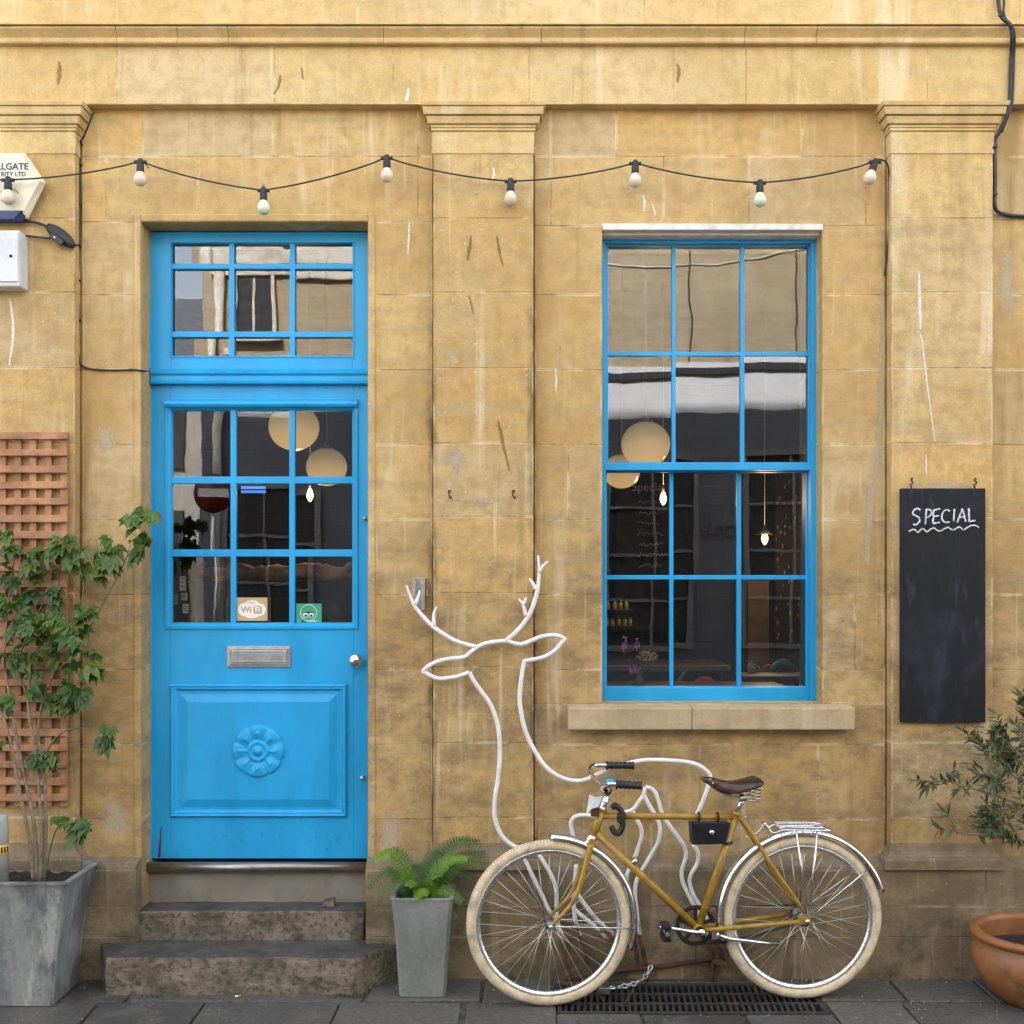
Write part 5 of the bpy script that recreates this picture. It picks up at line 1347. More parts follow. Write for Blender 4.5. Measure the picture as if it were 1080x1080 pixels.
# chain and padlock holding the stand
t = thing('chain_lock', P(660,1035,-.2), 'steel chain with brushed padlock lying by the front wheel over the drain', 'chain')
pth = spline([P(687,1018,-.13),P(683,1027,-.15),P(676,1034,-.19),P(667,1038,-.22),P(658,1040,-.24),P(650,1042,-.25)],8)
acc = [pth[0]]
for p in pth[1:]:
    if (p-acc[-1]).length >= .021: acc.append(p)
for i, (p, q) in enumerate(zip(acc, acc[1:])):
    d = (q-p).normalized(); u = d.orthogonal().normalized(); w_ = d.cross(u); s_ = (u if i%2 else w_)*.0095; e = d*.0105; c = (p+q)/2
    m = MB(); pts = [c+e*1.25*math.cos(a*PI/6)+s_*math.sin(a*PI/6) for a in range(12)]
    m.tube(pts, .0040, 6, True); m.build('link', M['steel'], t)
m = MB(); c = P(638,1044,-.26); c.z = max(c.z,.016); m.obox(c, (.021,-.006,.001), (.004,.018,0), (0,0,.015)); m.build('padlock', M['steel'], t, bevel=.004)
m = MB(); m.tube(spline([c+Vector((.018,-.003,.004)),c+Vector((.038,-.012,.010)),c+Vector((.044,.0,.012)),c+Vector((.036,.012,.010)),c+Vector((.016,.010,.004))],6), .0042, 8); m.build('padlock_shackle', M['chrome'], t)
t = thing('wire', P(660,1055,-.35), 'rusty twist of wire lying on the drain grating', 'wire')
m = MB(); m.tube(spline([P(668,1042,-.28),P(664,1051,-.34),P(659,1057,-.38),P(655,1061,-.40),P(652,1059,-.40)],6)+spline([P(652,1060,-.40),P(648,1057,-.39)],4), .003, 6)
m.tube([P(655,1060.5,-.40),P(662,1061,-.405)], .003, 6); m.tube(spline([P(632,1045,-.27),P(634,1052,-.31),P(637,1057,-.34)],4), .0035, 6)
m.build('wire_twist', M['rust'], t)
# ================================================================ PLANTERS AND PLANTS
def tapered(name_t, cx, cy, wx, wy, bx, by, z1, wall, m_, label, cat, flare=.35, soil_drop=.05, lipw=.012):
    t = thing(name_t, (cx,cy,0), label, cat)
    m = MB(); n = 12; rows = []
    for i in range(n+1):
        q = i/n; f = q+(q**3-q)*flare                  # gently flaring towards the rim
        hx, hy = bx+(wx-bx)*f, by+(wy-by)*f; z = .004+(z1-.004)*q
        row = []
        c = .012
        for sx, sy in ((-1,-1),(1,-1),(1,1),(-1,1)):
            a = (cx+sx*hx, cy+sy*hy)
            pair = [(a[0]-sx*c, a[1]), (a[0], a[1]-sy*c)]
            if sx*sy < 0: pair = pair
            else: pair = pair[::-1]
            for p in pair: row.append(m.vert((p[0],p[1],z)))
        rows.append(row)
    top = rows[-1]; k = len(top)
    for A_, B_ in zip(rows, rows[1:]):
        for j in range(k): m.face((A_[j],A_[(j+1)%k],B_[(j+1)%k],B_[j]), False)
    m.face(rows[0][::-1])
    def ringat(f, z): return [m.vert((cx+(m.v[v][0]-cx)*f, cy+(m.v[v][1]-cy)*f, z)) for v in top]
    seq = [top, ringat(1+lipw/wx, z1+.002), ringat(1+lipw/wx, z1+.010), ringat(1-wall/wx, z1+.010), ringat(1-(wall+.02)/wx, z1-soil_drop-.05)]
    for A_, B_ in zip(seq, seq[1:]):
        for j in range(k): m.face((A_[j],A_[(j+1)%k],B_[(j+1)%k],B_[j]))
    m.build('container', m_, t)
    m = MB(); rr = random.Random(9); g = 14; hx, hy = wx-wall*.8-.01, wy-wall*.8-.01; vs = {}
    for i in range(g+1):
        for j in range(g+1): vs[i,j] = m.vert((cx-hx+2*hx*i/g, cy-hy+2*hy*j/g, z1-soil_drop+rr.uniform(-.008,.010)))
    for i in range(g):
        for j in range(g): m.face((vs[i,j],vs[i+1,j],vs[i+1,j+1],vs[i,j+1]), True)
    m.build('soil', M['soil'], t, fix=False)
    return t
# big zinc planter, left
pcx, pcy = -2.045, -.265
tapered('planter', pcx, pcy, .218, .185, .148, .145, .515, .012, M['zinc'], 'large weathered zinc planter with flared sides below the trellis', 'planter', flare=.45, soil_drop=.035)
# slim planter with fern
fcx, fcy = PX(447,-.22), -.215
fw = .128
tapered('planter', fcx, fcy, fw, .115, .098, .09, .415, .012, M['zinc2'], 'slim dull grey square metal planter holding the fern', 'planter', flare=.25, soil_drop=.03, lipw=.004)
# terracotta bowl
tcx, tcy, trR = 2.215, -.325, .272
t = thing('plant_pot', (tcx,tcy,0), 'wide orange glazed terracotta bowl at the right edge of the pavement', 'plant pot')
m = MB(); m.lathe([(0,.002),(.15,.002),(.165,.006),(.205,.045),(.245,.10),(.268,.155),(.272,.19),(.262,.225),(.247,.243),(.244,.250),(.258,.256),(.270,.264),(.274,.275),(.270,.287),(.255,.292),(.236,.288),(.232,.27),(.238,.22),(.23,.17)], (tcx,tcy,0), (0,0,1), 64); m.build('bowl', M['terracotta'], t)
m = MB(); m.lathe([(.236,.20),(.18,.212),(.1,.205),(0,.21)], (tcx,tcy,0), (0,0,1), 32); o = m.build('soil', M['soil'], t)
m = MB(); rr = random.Random(5)
for _ in range(14):
    a, q = rr.uniform(0,6.3), rr.uniform(.02,.2); c = Vector((tcx+q*math.cos(a), tcy+q*math.sin(a), .217)); u = Vector((rr.uniform(-1,1),rr.uniform(-1,1),.15)).normalized()*.02; v = Vector((-u.y,u.x,0))*.3
    m.quad([c-u,c+v,c+u,c-v], tint=(rr.random(),0,0,1))
m.build('fallen_leaves', M['olive'], t, fix=False)

def leaflet(m, base, d, nrm, L, w_, tint, droop=.3, rows=4, tooth=0):
    d = d.normalized(); s_ = d.cross(nrm)
    if s_.length < 1e-4: s_ = d.orthogonal()
    s_.normalize(); n_ = s_.cross(d).normalized(); prof = [(0,.06),(.22,.78),(.48,1),(.75,.62),(1,0)]
    L_, R_, C_ = [], [], []
    for q, f in prof:
        c = base+d*(L*q)-Vector((0,0,droop*L*q*q)); hw = w_*f*.5
        C_.append(m.vert(c)); L_.append(m.vert(c+s_*hw+n_*hw*.45)); R_.append(m.vert(c-s_*hw+n_*hw*.45))
    for i in range(len(prof)-1):
        m.face((C_[i],C_[i+1],L_[i+1],L_[i]), True, tint=tint); m.face((C_[i+1],C_[i],R_[i],R_[i+1]), True, tint=tint)
def rv(rr, a=1): return Vector((rr.uniform(-a,a),rr.uniform(-a,a),rr.uniform(-a,a)))
# climber
rr = random.Random(21)
root = Vector((PX(40,-.24),-.25,.475))
cl = thing('climbing_plant', root, 'leafy green creeper climbing the trellis from the big zinc planter', 'climbing plant')
def C(px, py, y=-.17): return P(px,py,y)
stems = [[root,C(36,870,-.24),C(24,810,-.22),C(12,745,-.2),C(5,690,-.18),C(12,610,-.16),C(18,580,-.17)],
 [root+Vector((.012,0,0)),C(44,880,-.24),C(38,800,-.22),C(30,740,-.2),C(38,690,-.18),C(60,645,-.17),C(62,600,-.16)],
 [root+Vector((.02,.01,0)),C(48,880,-.23),C(47,815,-.21),C(40,770,-.2),C(52,720,-.19),C(78,676,-.17),C(90,610,-.15)],
 [root+Vector((-.015,0,0)),C(32,890,-.25),C(20,830,-.24),C(8,770,-.22),C(-10,720,-.2),C(-20,660,-.2)],
 [C(72,692,-.18),C(92,666,-.18),C(112,630,-.19),C(128,600,-.2),C(138,575,-.2)],
 [C(44,800,-.21),C(62,775,-.21),C(82,768,-.21),C(97,770,-.22),C(104,774,-.22)],
 [root+Vector((.03,0,0)),C(54,890,-.26),C(64,868,-.28),C(80,860,-.3)],
 [C(14,820,-.22),C(40,822,-.22),C(66,812,-.2)],
 [C(30,740,-.2),C(20,700,-.19),C(34,660,-.18),C(48,630,-.17)]]
for i, s_ in enumerate(stems):
    m = MB(); sp = spline(s_,6); n_ = len(sp); r0 = .0095 if i in (0,1,2,3) else .0048
    m.tube(sp, [r0*(1-.7*j/n_) for j in range(n_)], 7); m.build('stem', M['bark'] if i in (0,1,2,3,7) else M['greenstem'], cl)
clusters = [(143,555,20,-.22,20),(127,585,14,-.21,9),(152,575,12,-.2,9),(100,590,18,-.18,15),(72,582,20,-.17,17),(48,592,20,-.16,14),(106,602,10,-.19,6),(10,568,14,-.17,14),(3,600,12,-.17,9),(20,625,14,-.16,9),(36,610,14,-.16,10),(28,648,16,-.18,12),(50,662,20,-.2,18),(70,668,18,-.2,16),(84,688,20,-.21,22),(72,700,14,-.2,10),(38,668,14,-.2,9),(34,716,13,-.2,9),(28,698,12,-.19,7),(4,690,14,-.2,11),(2,640,12,-.18,8),(55,735,10,-.2,6),(76,728,13,-.22,14),(78,742,9,-.22,7),(6,742,9,-.2,6),(110,774,8,-.23,7),(46,797,13,-.23,11),(4,780,9,-.23,6),(84,870,11,-.3,9),(57,862,8,-.26,4),(66,572,12,-.17,9),(118,575,12,-.2,8),(24,585,12,-.17,9),(92,640,10,-.18,6),(58,630,12,-.17,8),(98,712,8,-.21,5),(90,660,10,-.19,5)]
m = MB()
for px, py, r, y, n_ in clusters:
    c = C(px,py,y); R_ = r*(D+y)/F*1.1
    for _ in range(int(n_*.54+.5)):
        q = rv(rr); q.y *= .55
        b = c+q*R_*.85
        out = (q+Vector((0,-.55,-.15))).normalized()
        d0 = Vector((rr.uniform(-1,1),-.5+rr.uniform(-.3,.3),-.32+rr.uniform(-.6,.6))).normalized()
        nrm = (Vector((0,-.75,.65))+rv(rr,.55)).normalized()
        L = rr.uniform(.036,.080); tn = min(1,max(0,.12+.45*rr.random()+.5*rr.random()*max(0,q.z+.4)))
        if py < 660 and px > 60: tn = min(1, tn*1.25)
        k_ = rr.choice((3,5,5)); old_ = rr.random()
        sd_ = d0.cross(nrm).normalized()
        for j in range(k_):
            a = (j-(k_-1)/2)*(.62 if k_ == 5 else .72)
            dd = (d0*math.cos(a)+sd_*math.sin(a)).normalized()
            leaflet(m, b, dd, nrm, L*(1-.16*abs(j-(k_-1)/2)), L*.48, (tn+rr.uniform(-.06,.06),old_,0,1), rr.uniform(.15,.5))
        m.tube([b, b-d0*rr.uniform(.02,.05)+Vector((0,.01,.01))], .0010, 4, tint=(.5,0,0,1))
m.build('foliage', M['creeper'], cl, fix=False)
# stake at the left edge
t = thing('marker_stake', P(2,905,-.33), 'short grey stake with yellow and black band in the big zinc planter', 'stake')
m = MB(); b = Vector((PX(2,-.33),-.33,.44)); zt_ = PZ(859,-.33)
m.lathe([(0,0),(.026,0),(.027,zt_-.44-.05),(.024,zt_-.44-.006),(.02,zt_-.44),(0,zt_-.44)], b, (0,0,1), 20); m.build('post', simple('grey_stake_paint', (.30,.31,.28), .5), t)
m = MB(); z0, z1 = PZ(899.5,-.33), PZ(890.5,-.33); m.lathe([(.0275,0),(.0285,.001),(.0285,z1-z0),(.0275,z1-z0)], (b.x,b.y,z0), (0,0,1), 20); m.build('band', simple('yellow_tape', (.70,.45,.02), .5), t)
m = MB()
for a in range(7): 
    ang = -PI/2+(a-3)*.42; m.obox((b.x+.0288*math.cos(ang), b.y+.0288*math.sin(ang), (z0+z1)/2), Vector((-math.sin(ang),math.cos(ang),0))*.0035, Vector((math.cos(ang),math.sin(ang),0))*.0006, (0,0,(z1-z0)*.36))
m.build('band_marks', M['blackprint'], t)
# fern
rr = random.Random(31)
fo = Vector((fcx+.005,fcy,.385))
fn = thing('fern', fo, 'bright green fern arching out of the slim grey planter', 'fern')
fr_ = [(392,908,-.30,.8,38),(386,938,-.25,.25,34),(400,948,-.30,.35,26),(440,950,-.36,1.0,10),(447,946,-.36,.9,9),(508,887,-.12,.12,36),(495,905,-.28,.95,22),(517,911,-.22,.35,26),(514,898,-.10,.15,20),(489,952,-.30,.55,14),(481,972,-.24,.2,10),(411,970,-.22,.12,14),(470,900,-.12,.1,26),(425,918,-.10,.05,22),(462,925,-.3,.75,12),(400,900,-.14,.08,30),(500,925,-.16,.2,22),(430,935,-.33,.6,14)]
for i, (px, py, y, br, arch) in enumerate(fr_):
    tip = P(px,py,y); k = 4.9/F; b = fo+Vector((rr.uniform(-.03,.03),rr.uniform(-.02,.02),0))
    mid = b.lerp(tip,.55)+Vector((0,0,arch*k*.62+.02)); q1 = b.lerp(mid,.45)+Vector((0,0,.022))
    sp = spline([b,q1,mid,tip],9); n_ = len(sp); m = MB()
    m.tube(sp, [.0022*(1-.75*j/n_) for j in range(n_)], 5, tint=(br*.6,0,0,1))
    Ltot = sum((p-q).length for p, q in zip(sp, sp[1:]))
    dn = []
    for p, q in zip(sp, sp[1:]): dn += [p]
    if Ltot > .17: dn = [p for a, b_ in zip(sp, sp[1:]) for p in (a, a.lerp(b_,.45))]
    nd = len(dn)
    fw_ = max(.028,min(.05,Ltot*.24))
    for j in range(int(nd*.16), nd-1):
        q = j/nd; ax = (dn[j+1]-dn[j]).normalized(); up = Vector((0,-.55,.85)); sd_ = ax.cross(up)
        if sd_.length < .1: sd_ = ax.cross(Vector((1,0,0)))
        sd_.normalize(); nn = sd_.cross(ax)
        L = fw_*(math.sin(PI*min(1,(.16+.84*q)**.85*.93))**.8)*.92+.004
        for s_ in (-1,1):
            d = (sd_*s_+ax*.42+Vector((0,0,-.12))+rv(rr,.06)).normalized()
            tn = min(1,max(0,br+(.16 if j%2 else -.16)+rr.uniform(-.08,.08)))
            w_ = max(.0055,min(Ltot/len(dn)*1.0, L*.34))
            # toothed pinna: a strip with scalloped sides
            sv = d.cross(nn).normalized(); pts = []
            ks = 4; c_ = dn[j]
            up1 = [c_]; 
            for e in range(1,ks+1):
                f = e/(ks+.6); hw = w_*.5*(1-f*.75)
                up1.append(c_+d*L*(f-.10)+sv*hw*1.15-Vector((0,0,.10*L*f*f))); up1.append(c_+d*L*f+sv*hw*.62-Vector((0,0,.10*L*f*f)))
            dn1 = [c_]
            for e in range(1,ks+1):
                f = e/(ks+.6); hw = w_*.5*(1-f*.75)
                dn1.append(c_+d*L*(f-.10)-sv*hw*1.15-Vector((0,0,.10*L*f*f))); dn1.append(c_+d*L*f-sv*hw*.62-Vector((0,0,.10*L*f*f)))
            tipv = m.vert(c_+d*L-Vector((0,0,.12*L)))
            A_ = [m.vert(p) for p in up1]; B_ = [m.vert(p) for p in dn1]
            for e in range(len(A_)-1): m.face((A_[e],A_[e+1],B_[e+1],B_[e]), False, tint=(tn,0,0,1))
            m.face((A_[-1],tipv,B_[-1]), False, tint=(tn,0,0,1))
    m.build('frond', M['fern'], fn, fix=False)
# olive bush rooted in the bowl
rr = random.Random(77)
ob = Vector((tcx+.02,tcy+.04,.205))
ol = thing('olive_bush', ob, 'slender leaved grey green olive bush growing from the terracotta bowl', 'shrub')
def O(px, py, y=-.3): return P(px,py,y)
tw_ = [([ob,O(1108,900,-.29),O(1100,850,-.28),O(1090,800,-.27),O(1082,760,-.27),O(1078,730,-.27)],.010,1),
 ([O(1103,870,-.28),O(1080,850,-.30),O(1040,836,-.33),O(1018,829,-.35),O(998,824,-.36),O(982,824,-.37)],.005,1),
 ([O(1100,885,-.28),O(1075,872,-.30),O(1050,868,-.30),O(1040,872,-.3)],.004,1),
 ([O(1096,840,-.28),O(1065,815,-.24),O(1042,800,-.22),O(1034,784,-.2),O(1026,778,-.2)],.0045,1),
 ([O(1092,815,-.28),O(1072,792,-.3),O(1058,778,-.3),O(1050,768,-.3)],.004,1),
 ([O(1098,860,-.28),O(1062,850,-.2),O(1040,858,-.18),O(1052,876,-.18)],.004,1),
 ([O(1090,800,-.27),O(1110,780,-.3),O(1125,755,-.3)],.004,1),
 ([O(1100,850,-.28),O(1130,820,-.3),O(1150,790,-.3)],.005,1),
 ([O(1098,850,-.28),O(1075,836,-.33),O(1055,826,-.36),O(1044,812,-.36)],.004,1),
 ([O(1096,835,-.28),O(1076,820,-.2),O(1062,804,-.16),O(1056,790,-.15)],.004,1),
 ([O(1103,880,-.28),O(1085,885,-.33),O(1065,886,-.36),O(1056,880,-.37)],.004,1),
 ([O(1100,868,-.28),O(1060,878,-.3),O(1025,880,-.32),O(1002,875,-.33),O(988,874,-.33)],.0042,2),
 ([O(1010,880,-.32),O(1004,865,-.33),O(996,856,-.33)],.003,2)]
m = MB(); fl = MB()
for pts, r0, mode in tw_:
    sp = spline(pts,7); n_ = len(sp); m.tube(sp, [r0*(1-.75*j/n_)+.0008 for j in range(n_)], 6)
    Ls = 0
    for j in range(1,n_):
        f = j/n_
        if f < (.45 if mode == 1 else .66): continue
        if pts[-1].x < 2.0 and (f < .55 or rr.random() < .3): continue
        ax = (sp[j]-sp[j-1]).normalized()
        for s_ in range(2 if pts[-1].x < 2.02 else 3):
            a = rr.uniform(0,2*PI); u = ax.orthogonal().normalized(); v = ax.cross(u)
            side = (u*math.cos(a)+v*math.sin(a)); d = (ax*.55+side*.8+Vector((0,0,.12))).normalized()
            L = rr.uniform(.038,.068); b = sp[j].lerp(sp[j-1],rr.random())
            leaflet(fl, b, d, (Vector((0,-.5,.8))+rv(rr,.6)).normalized(), L, L*.21, (rr.random()**1.4,0,0,1), rr.uniform(-.1,.25))
        if pts[0].x > 2.0 and mode == 1 and rr.random() < .55 and f < .9:
            # short leafy side shoot
            d = (ax*.4+rv(rr)+Vector((-.1,0,.25))).normalized(); e = sp[j]+d*rr.uniform(.06,.12); m.tube([sp[j], e], .0015, 4)
            for q in range(9):
                L = rr.uniform(.035,.06); b = sp[j].lerp(e,.25+.75*q/8)
                leaflet(fl, b, (d*.5+rv(rr,.9)).normalized(), (Vector((0,-.5,.8))+rv(rr,.6)).normalized(), L, L*.22, (rr.random()**1.4,0,0,1), rr.uniform(-.1,.25))
for _ in range(65):
    px, py = rr.uniform(1044,1135), rr.uniform(772,884)
    if rr.random() < (1058-px)/22: continue
    b = O(px,py,rr.uniform(-.40,-.18)); d = (rv(rr)+Vector((-.35,-.1,.25))).normalized()
    for q in range(5):
        L = rr.uniform(.036,.064); bb_ = b+d*(.018*q)
        leaflet(fl, bb_, (d*.6+rv(rr,.9)).normalized(), (Vector((0,-.5,.8))+rv(rr,.6)).normalized(), L, L*.22, (rr.random()**1.4,0,0,1), rr.uniform(-.1,.25))
    m.tube([b-d*.05, b+d*.085], .0014, 4)
m.build('branches', M['bark'], ol); fl.build('foliage', M['olive'], ol, fix=False)

# ================================================================ THE LANE
gx0_, gx1_, gy0_, gy1_ = .185, 1.30, -.475, -.125        # drain opening
LANE = -7.1
def tag_s(o): o['kind'] = 'structure'; return o
g_ = MB(); zj = -.016
xs = [-40, gx0_, gx1_, 40]; yy = [-60, gy0_, gy1_, .3]
for i in range(3):
    for j in range(3):
        if i == 1 and j == 1: continue
        g_.quad([(xs[i],yy[j],zj),(xs[i+1],yy[j],zj),(xs[i+1],yy[j+1],zj),(xs[i],yy[j+1],zj)])
g_.quad([(gx0_,gy0_,zj),(gx1_,gy0_,zj),(gx1_,gy0_,-.25),(gx0_,gy0_,-.25)]); g_.quad([(gx0_,gy1_,zj),(gx1_,gy1_,zj),(gx1_,gy1_,-.25),(gx0_,gy1_,-.25)])
g_.quad([(gx0_,gy0_,zj),(gx0_,gy1_,zj),(gx0_,gy1_,-.25),(gx0_,gy0_,-.25)]); g_.quad([(gx1_,gy0_,zj),(gx1_,gy1_,zj),(gx1_,gy1_,-.25),(gx1_,gy0_,-.25)])
g_.quad([(gx0_,gy0_,-.25),(gx1_,gy0_,-.25),(gx1_,gy1_,-.25),(gx0_,gy1_,-.25)])
tag_s(g_.build('ground', M['joint'], None, fix=False))
pv = MB(); rr = random.Random(14)
def slab_at(x0,x1,y0,y1):
    if x1-x0 < .03 or y1-y0 < .03: return
    z = rr.uniform(-.0035,.0025); tn = (rr.random(),0,0,1); j = lambda: rr.uniform(-.006,.006)
    q = [(x0+j(),y0+j()),(x1+j(),y0+j()),(x1+j(),y1+j()),(x0+j(),y1+j())]; zz = [z+rr.uniform(-.0018,.0018) for _ in q]
    lo = [pv.vert((x,y,-.06)) for x,y in q]; hi = [pv.vert((x,y,a)) for (x,y),a in zip(q,zz)]
    pv.face(hi, tint=tn)
    for k in range(4): pv.face((lo[k],lo[(k+1)%4],hi[(k+1)%4],hi[k]), tint=tn)
rows_ = [(-.062,-.335),(-.352,-.80),(-.818,-1.26),(-1.278,-1.72),(-1.738,-2.2)]
forced = [[-2.6,-2.05,-1.62,-.62,-.13,.183,1.302,1.66,2.03,2.5],[-2.9,-2.32,-1.72,-1.28,-.72,-.20,.183,1.302,1.62,2.28,2.8]]
for i, (y1, y0) in enumerate(rows_):
    xs = [-6.0]
    if i < 2:
        while xs[-1] < forced[i][0]-.6: xs.append(xs[-1]+rr.uniform(.4,.6))
        xs += forced[i]
    while xs[-1] < 6.4: xs.append(xs[-1]+rr.uniform(.42,.8))
    for a, b in zip(xs, xs[1:]):
        a, b = a+.007, b-.007
        if i < 2 and a < gx1_ and b > gx0_:
            if i == 1:
                for u, v in ((gx0_-.006,.52),(.535,.93),(.945,gx1_+.006)): slab_at(u,v,y0,gy0_-.012)
            continue
        slab_at(a,b,y0,y1)
slab_at(gx0_,gx1_,gy1_+.012,-.066)
o = tag_s(pv.build('pavement', M['pave'], None, bevel=.006, seg=2))
M['asphalt'] = simple('lane_asphalt', (.05,.05,.05), .85, 0, .2, 60, .6)
rd = MB(); rd.quad([(-40,-60,-.012),(40,-60,-.012),(40,-2.25,-.012),(-40,-2.25,-.012)]); tag_s(rd.build('road', M['asphalt'], None, fix=False))
# drain grating
t = thing('drain_grating', ((gx0_+gx1_)/2,gy0_,0), 'dark cast iron drain grating set in the paving under the bicycle', 'drain grating')
m = MB(); b_ = .022
m.box(gx0_+.002,gx1_-.002,gy0_+.002,gy0_+b_,-.035,-.001); m.box(gx0_+.002,gx1_-.002,gy1_-b_,gy1_-.002,-.035,-.001)
m.box(gx0_+.002,gx0_+b_,gy0_+b_,gy1_-b_,-.035,-.0015); m.box(gx1_-b_,gx1_-.002,gy0_+b_,gy1_-b_,-.035,-.0015)
for q in (.34,.66):
    y = gy0_+(gy1_-gy0_)*q; m.box(gx0_+b_,gx1_-b_,y-.008,y+.008,-.034,-.003)
m.build('frame', M['iron'], t, bevel=.002)
m = MB(); x = gx0_+.046
while x < gx1_-.04:
    m.obox((x,(gy0_+gy1_)/2,-.019), (.0055,0,0), (.012,(gy1_-gy0_)/2-b_,0), (0,0,.0145)); x += .0262
m.build('grille', M['iron'], t)
# odds and ends
t = thing('cigarette_butt', (PX(251,-.30),-.30,0), 'tiny orange and white cigarette butt in front of the lower step', 'cigarette butt')
c = Vector((PX(251,-.30),-.30,.005)); m = MB(); m.tube([c, c+Vector((.011,.004,0))], .0042, 8); m.build('filter', simple('orange_filter', (.55,.25,.07), .8), t)
m = MB(); m.tube([c+Vector((-.011,-.004,0)), c+Vector((-.0003,-.0001,0))], .0041, 8); m.build('paper', M['paper'], t)
t = thing('stone_chip', P(347,950,.05), 'small dark wedge shaped stone lying at the right end of the upper step', 'stone')
m = MB(); b = Vector((PX(347,.03),.03,.291)); m.prism([(b.x-.030,b.z),(b.x+.026,b.z),(b.x+.026,b.z+.036),(b.x-.024,b.z+.026)], .01, .06); m.build('chip', M['step'], t, bevel=.004)
# moss and grit along the foot of the wall
rr = random.Random(41)
M['moss'] = leaf_mat('moss', (.030,.048,.012), (.085,.12,.025), .1, .8)
ms = MB()
for _ in range(900):
    zone = rr.random()
    if zone < .55: x, y = rr.uniform(-2.6,2.5), -.072-abs(rr.gauss(0,.012))
    elif zone < .75: x, y = rr.choice((PX(108,-.2),PX(372,-.26)))+rr.gauss(0,.05), rr.uniform(-.3,-.2)
    else: x, y = rr.gauss(-1.95,.16), -.345+rr.gauss(0,.006)
    if -1.83 < x < -.62 and y > -.27: y = -.29+rr.gauss(0,.012)
    if gx0_-.03 < x < gx1_+.03 and y < -.10: continue
    if math.sin(x*7.3)+math.sin(x*17.1+2) < .25: continue
    c = Vector((x,y,rr.uniform(-.006,.004))); h = rr.uniform(.004,.014); a = rr.uniform(0,6.3); u = Vector((math.cos(a),math.sin(a),0))*h*.35
    ms.face([ms.vert(c-u),ms.vert(c+u),ms.vert(c+Vector((rr.uniform(-.5,.5)*h,rr.uniform(-.6,.2)*h,h)))], tint=(rr.random(),0,0,1))
tag(ms.build('moss', M['moss'], None, fix=False), 'green moss and weeds in the joint along the wall foot', 'moss', kind='stuff')
gr = MB()
for _ in range(420):
    x = rr.gauss(.9,.6) if rr.random() < .6 else rr.uniform(-2.4,2.4); y = rr.uniform(-.56,-.08)
    if gx0_-.01 < x < gx1_+.01 and gy0_-.01 < y < gy1_+.01: continue
    if -1.84 < x < -.60 and y > -.28: continue
    s_ = rr.uniform(.0012,.004); c = Vector((x,y,s_*.4)); q = rv(rr).normalized()
    gr.obox(c, q*s_, q.orthogonal().normalized()*s_*.8, q.cross(q.orthogonal()).normalized()*s_*.6)
tag(gr.build('grit', simple('pale_grit', (.20,.17,.13), .9), None), 'pale grit scattered over the paving', 'grit', kind='stuff')

# ================================================================ ACROSS THE LANE (seen in the panes)
OB = thing('opposite_building', (0,LANE,0), 'pale stone building across the lane, mirrored in the window panes', 'building')
M['oppstone'] = stone_mat('pale_opposite_stone', [(.58,.49,.34),(.53,.44,.29),(.5,.44,.33),(.44,.36,.24),(.5,.43,.31),(.62,.56,.44)], ((.45,.38,.27),.3))
M['oppwhite'] = simple('white_limewash', (.72,.74,.78), .8, 0, .06, 3, .15, (.55,.56,.58), .4)
M['oppdark'] = simple('dark_fascia', (.03,.03,.035), .7, 0)
Yo = LANE; ox0 = -3.45; OT = 5.75
m = MB(); blocks(m, ox0, 12, 4.18, OT, Yo, zs=[4.2+.38*k for k in range(1,5)], lens=(.5,.95), seed=71)
m.box(ox0, 12, Yo-6, Yo-.3, 0, OT)
m.box(ox0, ox0+.3, Yo-.3, Yo-.004, 0, OT); m.box(11.7, 12, Yo-.3, Yo-.004, 4.18, OT); m.box(ox0+.3, 11.7, Yo-.3, Yo-.004, OT-.06, OT-.01)
m.build('wall', M['oppstone'], OB, fix=False)
m = MB(); m.box(ox0+.002, 12, Yo-.29, Yo+.012, 3.6, 4.18); m.build('rendered_band', M['oppwhite'], OB)
M['oppshade'] = simple('shaded_white_wall', (.13,.14,.17), .7, 0, .08, 3, .15)  # white wall below the sun line: its shade painted in as dark slate
m = MB(); m.box(ox0+.002, 12, Yo-.29, Yo+.010, 0, 3.599); m.build('shade_painted_wall', M['oppshade'], OB)
m = MB(); m.box(-1.2, 12, Yo+.0125, Yo+.05, 4.03, 4.11); m.build('ledge', M['oppdark'], OB)
m = MB(); m.box(ox0+.1, -1.4, Yo+.002, Yo+.05, 5.16, 5.5); m.build('cornice', M['white'], OB, bevel=.01)
def owin(x0, x1, z0, z1, nx, nz, fm):
    f = MB(); y = Yo+.0122
    f.box(x0, x1, y, y+.012, z0, z1); o = f.build('window', M['oppdark'], OB)
    f = MB(); t_ = .045
    f.box(x0-.06,x0,y,y+.05,z0-.06,z1+.06); f.box(x1,x1+.06,y,y+.05,z0-.06,z1+.06); f.box(x0,x1,y,y+.049,z0-.06,z0); f.box(x0,x1,y,y+.049,z1,z1+.06)
    for i in range(1,nx): f.box(x0+(x1-x0)*i/nx-.016, x0+(x1-x0)*i/nx+.016, y+.0121, y+.035, z0, z1)
    for i in range(1,nz): f.box(x0, x1, y+.0123, y+.036, z0+(z1-z0)*i/nz-.016, z0+(z1-z0)*i/nz+.016)
    f.build('window_frame', fm, o)
M['greyframe'] = simple('grey_white_frame', (.22,.225,.24), .5, 0)
owin(1.03, 2.0, 1.05, 3.1, 2, 4, M['greyframe']); owin(-3.15,-2.2, 1.2, 2.75, 2, 3, M['greyframe']); owin(2.6,3.6,1.05,3.1,2,4,M['greyframe'])
m = MB(); m.box(-3.0,-2.62,Yo+.002,Yo+.03,4.45,5.12); o = m.build('window', M['oppdark'], OB)
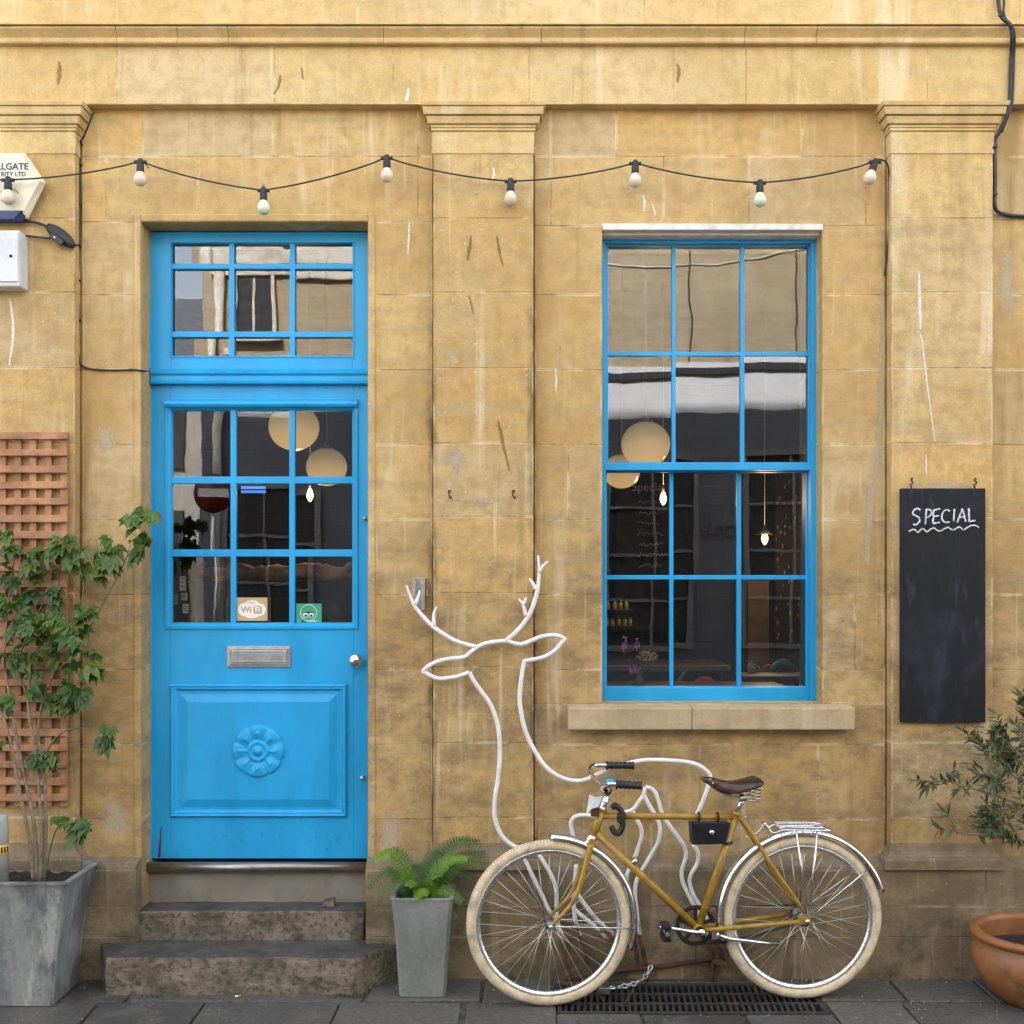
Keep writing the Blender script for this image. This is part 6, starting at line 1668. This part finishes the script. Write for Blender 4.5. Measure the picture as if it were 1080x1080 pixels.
m = MB(); m.box(-3.06,-3.0,Yo+.002,Yo+.06,4.40,5.16); m.box(-2.62,-2.58,Yo+.002,Yo+.06,4.40,5.16); m.box(-3.1,-2.55,Yo+.002,Yo+.10,4.33,4.40); m.box(-2.83,-2.80,Yo+.0301,Yo+.05,4.45,5.12); m.build('window_frame', M['white'], o)
m = MB(); m.tube([(-3.25,Yo+.07,0),(-3.25,Yo+.07,OT)], .05, 12); m.build('downpipe', M['white'], OB)
for x in (1.95, 3.08):
    m = MB(); m.tube(spline([(x,Yo+.025,4.19),(x+.01,Yo+.025,4.6),(x-.01,Yo+.025,4.9),(x,Yo+.025,OT)],5), .008, 8); m.build('cable', M['cable'], OB)
m = MB(); m.tube(spline([(.6,Yo+.012,5.36),(1.3,Yo+.012,5.24),(2.2,Yo+.012,5.24),(3.2,Yo+.012,5.4)],8), .006, 6); m.build('cable', M['whiteprint'], OB)
tx = text('lettering', 'TOILET', M['oppdark'], OB, (2.30,Yo+.016,2.28), .13, .001, rot=Matrix.Rotation(PI,4,'Z') @ Matrix.Rotation(PI/2,4,'X'))
NB = thing('neighbouring_house', (-6,LANE-1,0), 'lower rendered house beyond the lane corner, mirrored in the light above the door', 'house')
M['render2'] = simple('grey_render', (.36,.34,.31), .85, 0, .1, 3, .2, (.2,.19,.17), .4)
m = MB(); m.box(-11, ox0-.02, Yo-7, Yo-1.6, 0, 4.5); m.build('wall', M['render2'], NB)
m = MB(); m.extr([(Yo-1.35,4.501),(Yo-4.3,6.0),(Yo-7.2,4.501)], -11.2, ox0-.021); m.build('roof', M['roof'], NB)
for x in (-4.5,-6.2,-8):
    m = MB(); m.box(x-.4,x+.4,Yo-1.599,Yo-1.56,1.2,2.6); m.build('window', M['oppdark'], NB)
    m = MB(); m.box(x-.4,x+.4,Yo-1.599,Yo-1.56,3.1,4.2); m.build('window', M['oppdark'], NB)
ns = thing('no_entry_sign', (-3.15,Yo+.55,0), 'red round no entry sign on a grey post across the lane', 'sign')
m = MB(); m.tube([(-3.15,Yo+.55,-.012),(-3.15,Yo+.55,2.98)], .032, 12); m.build('post', M['steel'], ns)
m = MB(); m.lathe([(0,.0),(.21,.0),(.21,.01),(0,.01)], (-3.15,Yo+.59,2.66), (0,1,0), 40); m.build('disc', simple('red_sign_face', (.13,.007,.012), .4, 0), ns)
m = MB(); m.box(-3.31,-2.99,Yo+.6005,Yo+.603,2.61,2.71); m.build('bar', M['whiteprint'], ns)

# ================================================================ LIGHT, SKY, CAMERA
SUN_EL, SUN_AZ, SUN_S, SKY_S, EXPO = 42.0, 14.0, 3.1, .15, 2.8
wd = bpy.data.worlds.new('World'); sc.world = wd; wd.use_nodes = True
nt = wd.node_tree; bgn = nt.nodes['Background']
sky = nt.nodes.new('ShaderNodeTexSky'); sky.sky_type = 'NISHITA'; sky.sun_disc = False
sky.sun_elevation = math.radians(SUN_EL); sky.dust_density = 3.0; sky.ozone_density = .6; sky.air_density = 1.0
hs = nt.nodes.new('ShaderNodeHueSaturation'); hs.inputs['Saturation'].default_value = .45
nt.links.new(sky.outputs[0], hs.inputs['Color']); nt.links.new(hs.outputs[0], bgn.inputs[0]); bgn.inputs[1].default_value = SKY_S
az = math.radians(SUN_AZ)                                # sun stands behind the shop (+y), a little to the left
sdir = Vector((-math.sin(az)*math.cos(math.radians(SUN_EL)), math.cos(az)*math.cos(math.radians(SUN_EL)), math.sin(math.radians(SUN_EL))))
sky.sun_rotation = math.atan2(sdir.x, sdir.y)
ld = bpy.data.lights.new('sun', 'SUN'); ld.energy = SUN_S; ld.angle = math.radians(.53); ld.color = (1,.95,.87)
lo = bpy.data.objects.new('sun', ld); COL.objects.link(lo); lo.rotation_euler = (-sdir).to_track_quat('-Z','Y').to_euler(); lo.location = (0,0,15)
cd = bpy.data.cameras.new('camera'); cam = bpy.data.objects.new('camera', cd); COL.objects.link(cam)
cam.location = CAM; cam.rotation_euler = (PI/2,0,0); cd.sensor_width = 36; cd.lens = 36*F/1080; cd.shift_y = (HZ-540)/1080; cd.clip_end = 500; cd.clip_start = .05
sc.camera = cam
sc.view_settings.view_transform = 'Standard'; sc.view_settings.look = 'None'; sc.view_settings.exposure = EXPO; sc.view_settings.gamma = 1
cy = sc.cycles
cy.use_denoising = True; cy.max_bounces = 10; cy.diffuse_bounces = 5; cy.glossy_bounces = 5; cy.transparent_max_bounces = 12; cy.sample_clamp_indirect = 8
cy.use_adaptive_sampling = True; cy.adaptive_threshold = .01
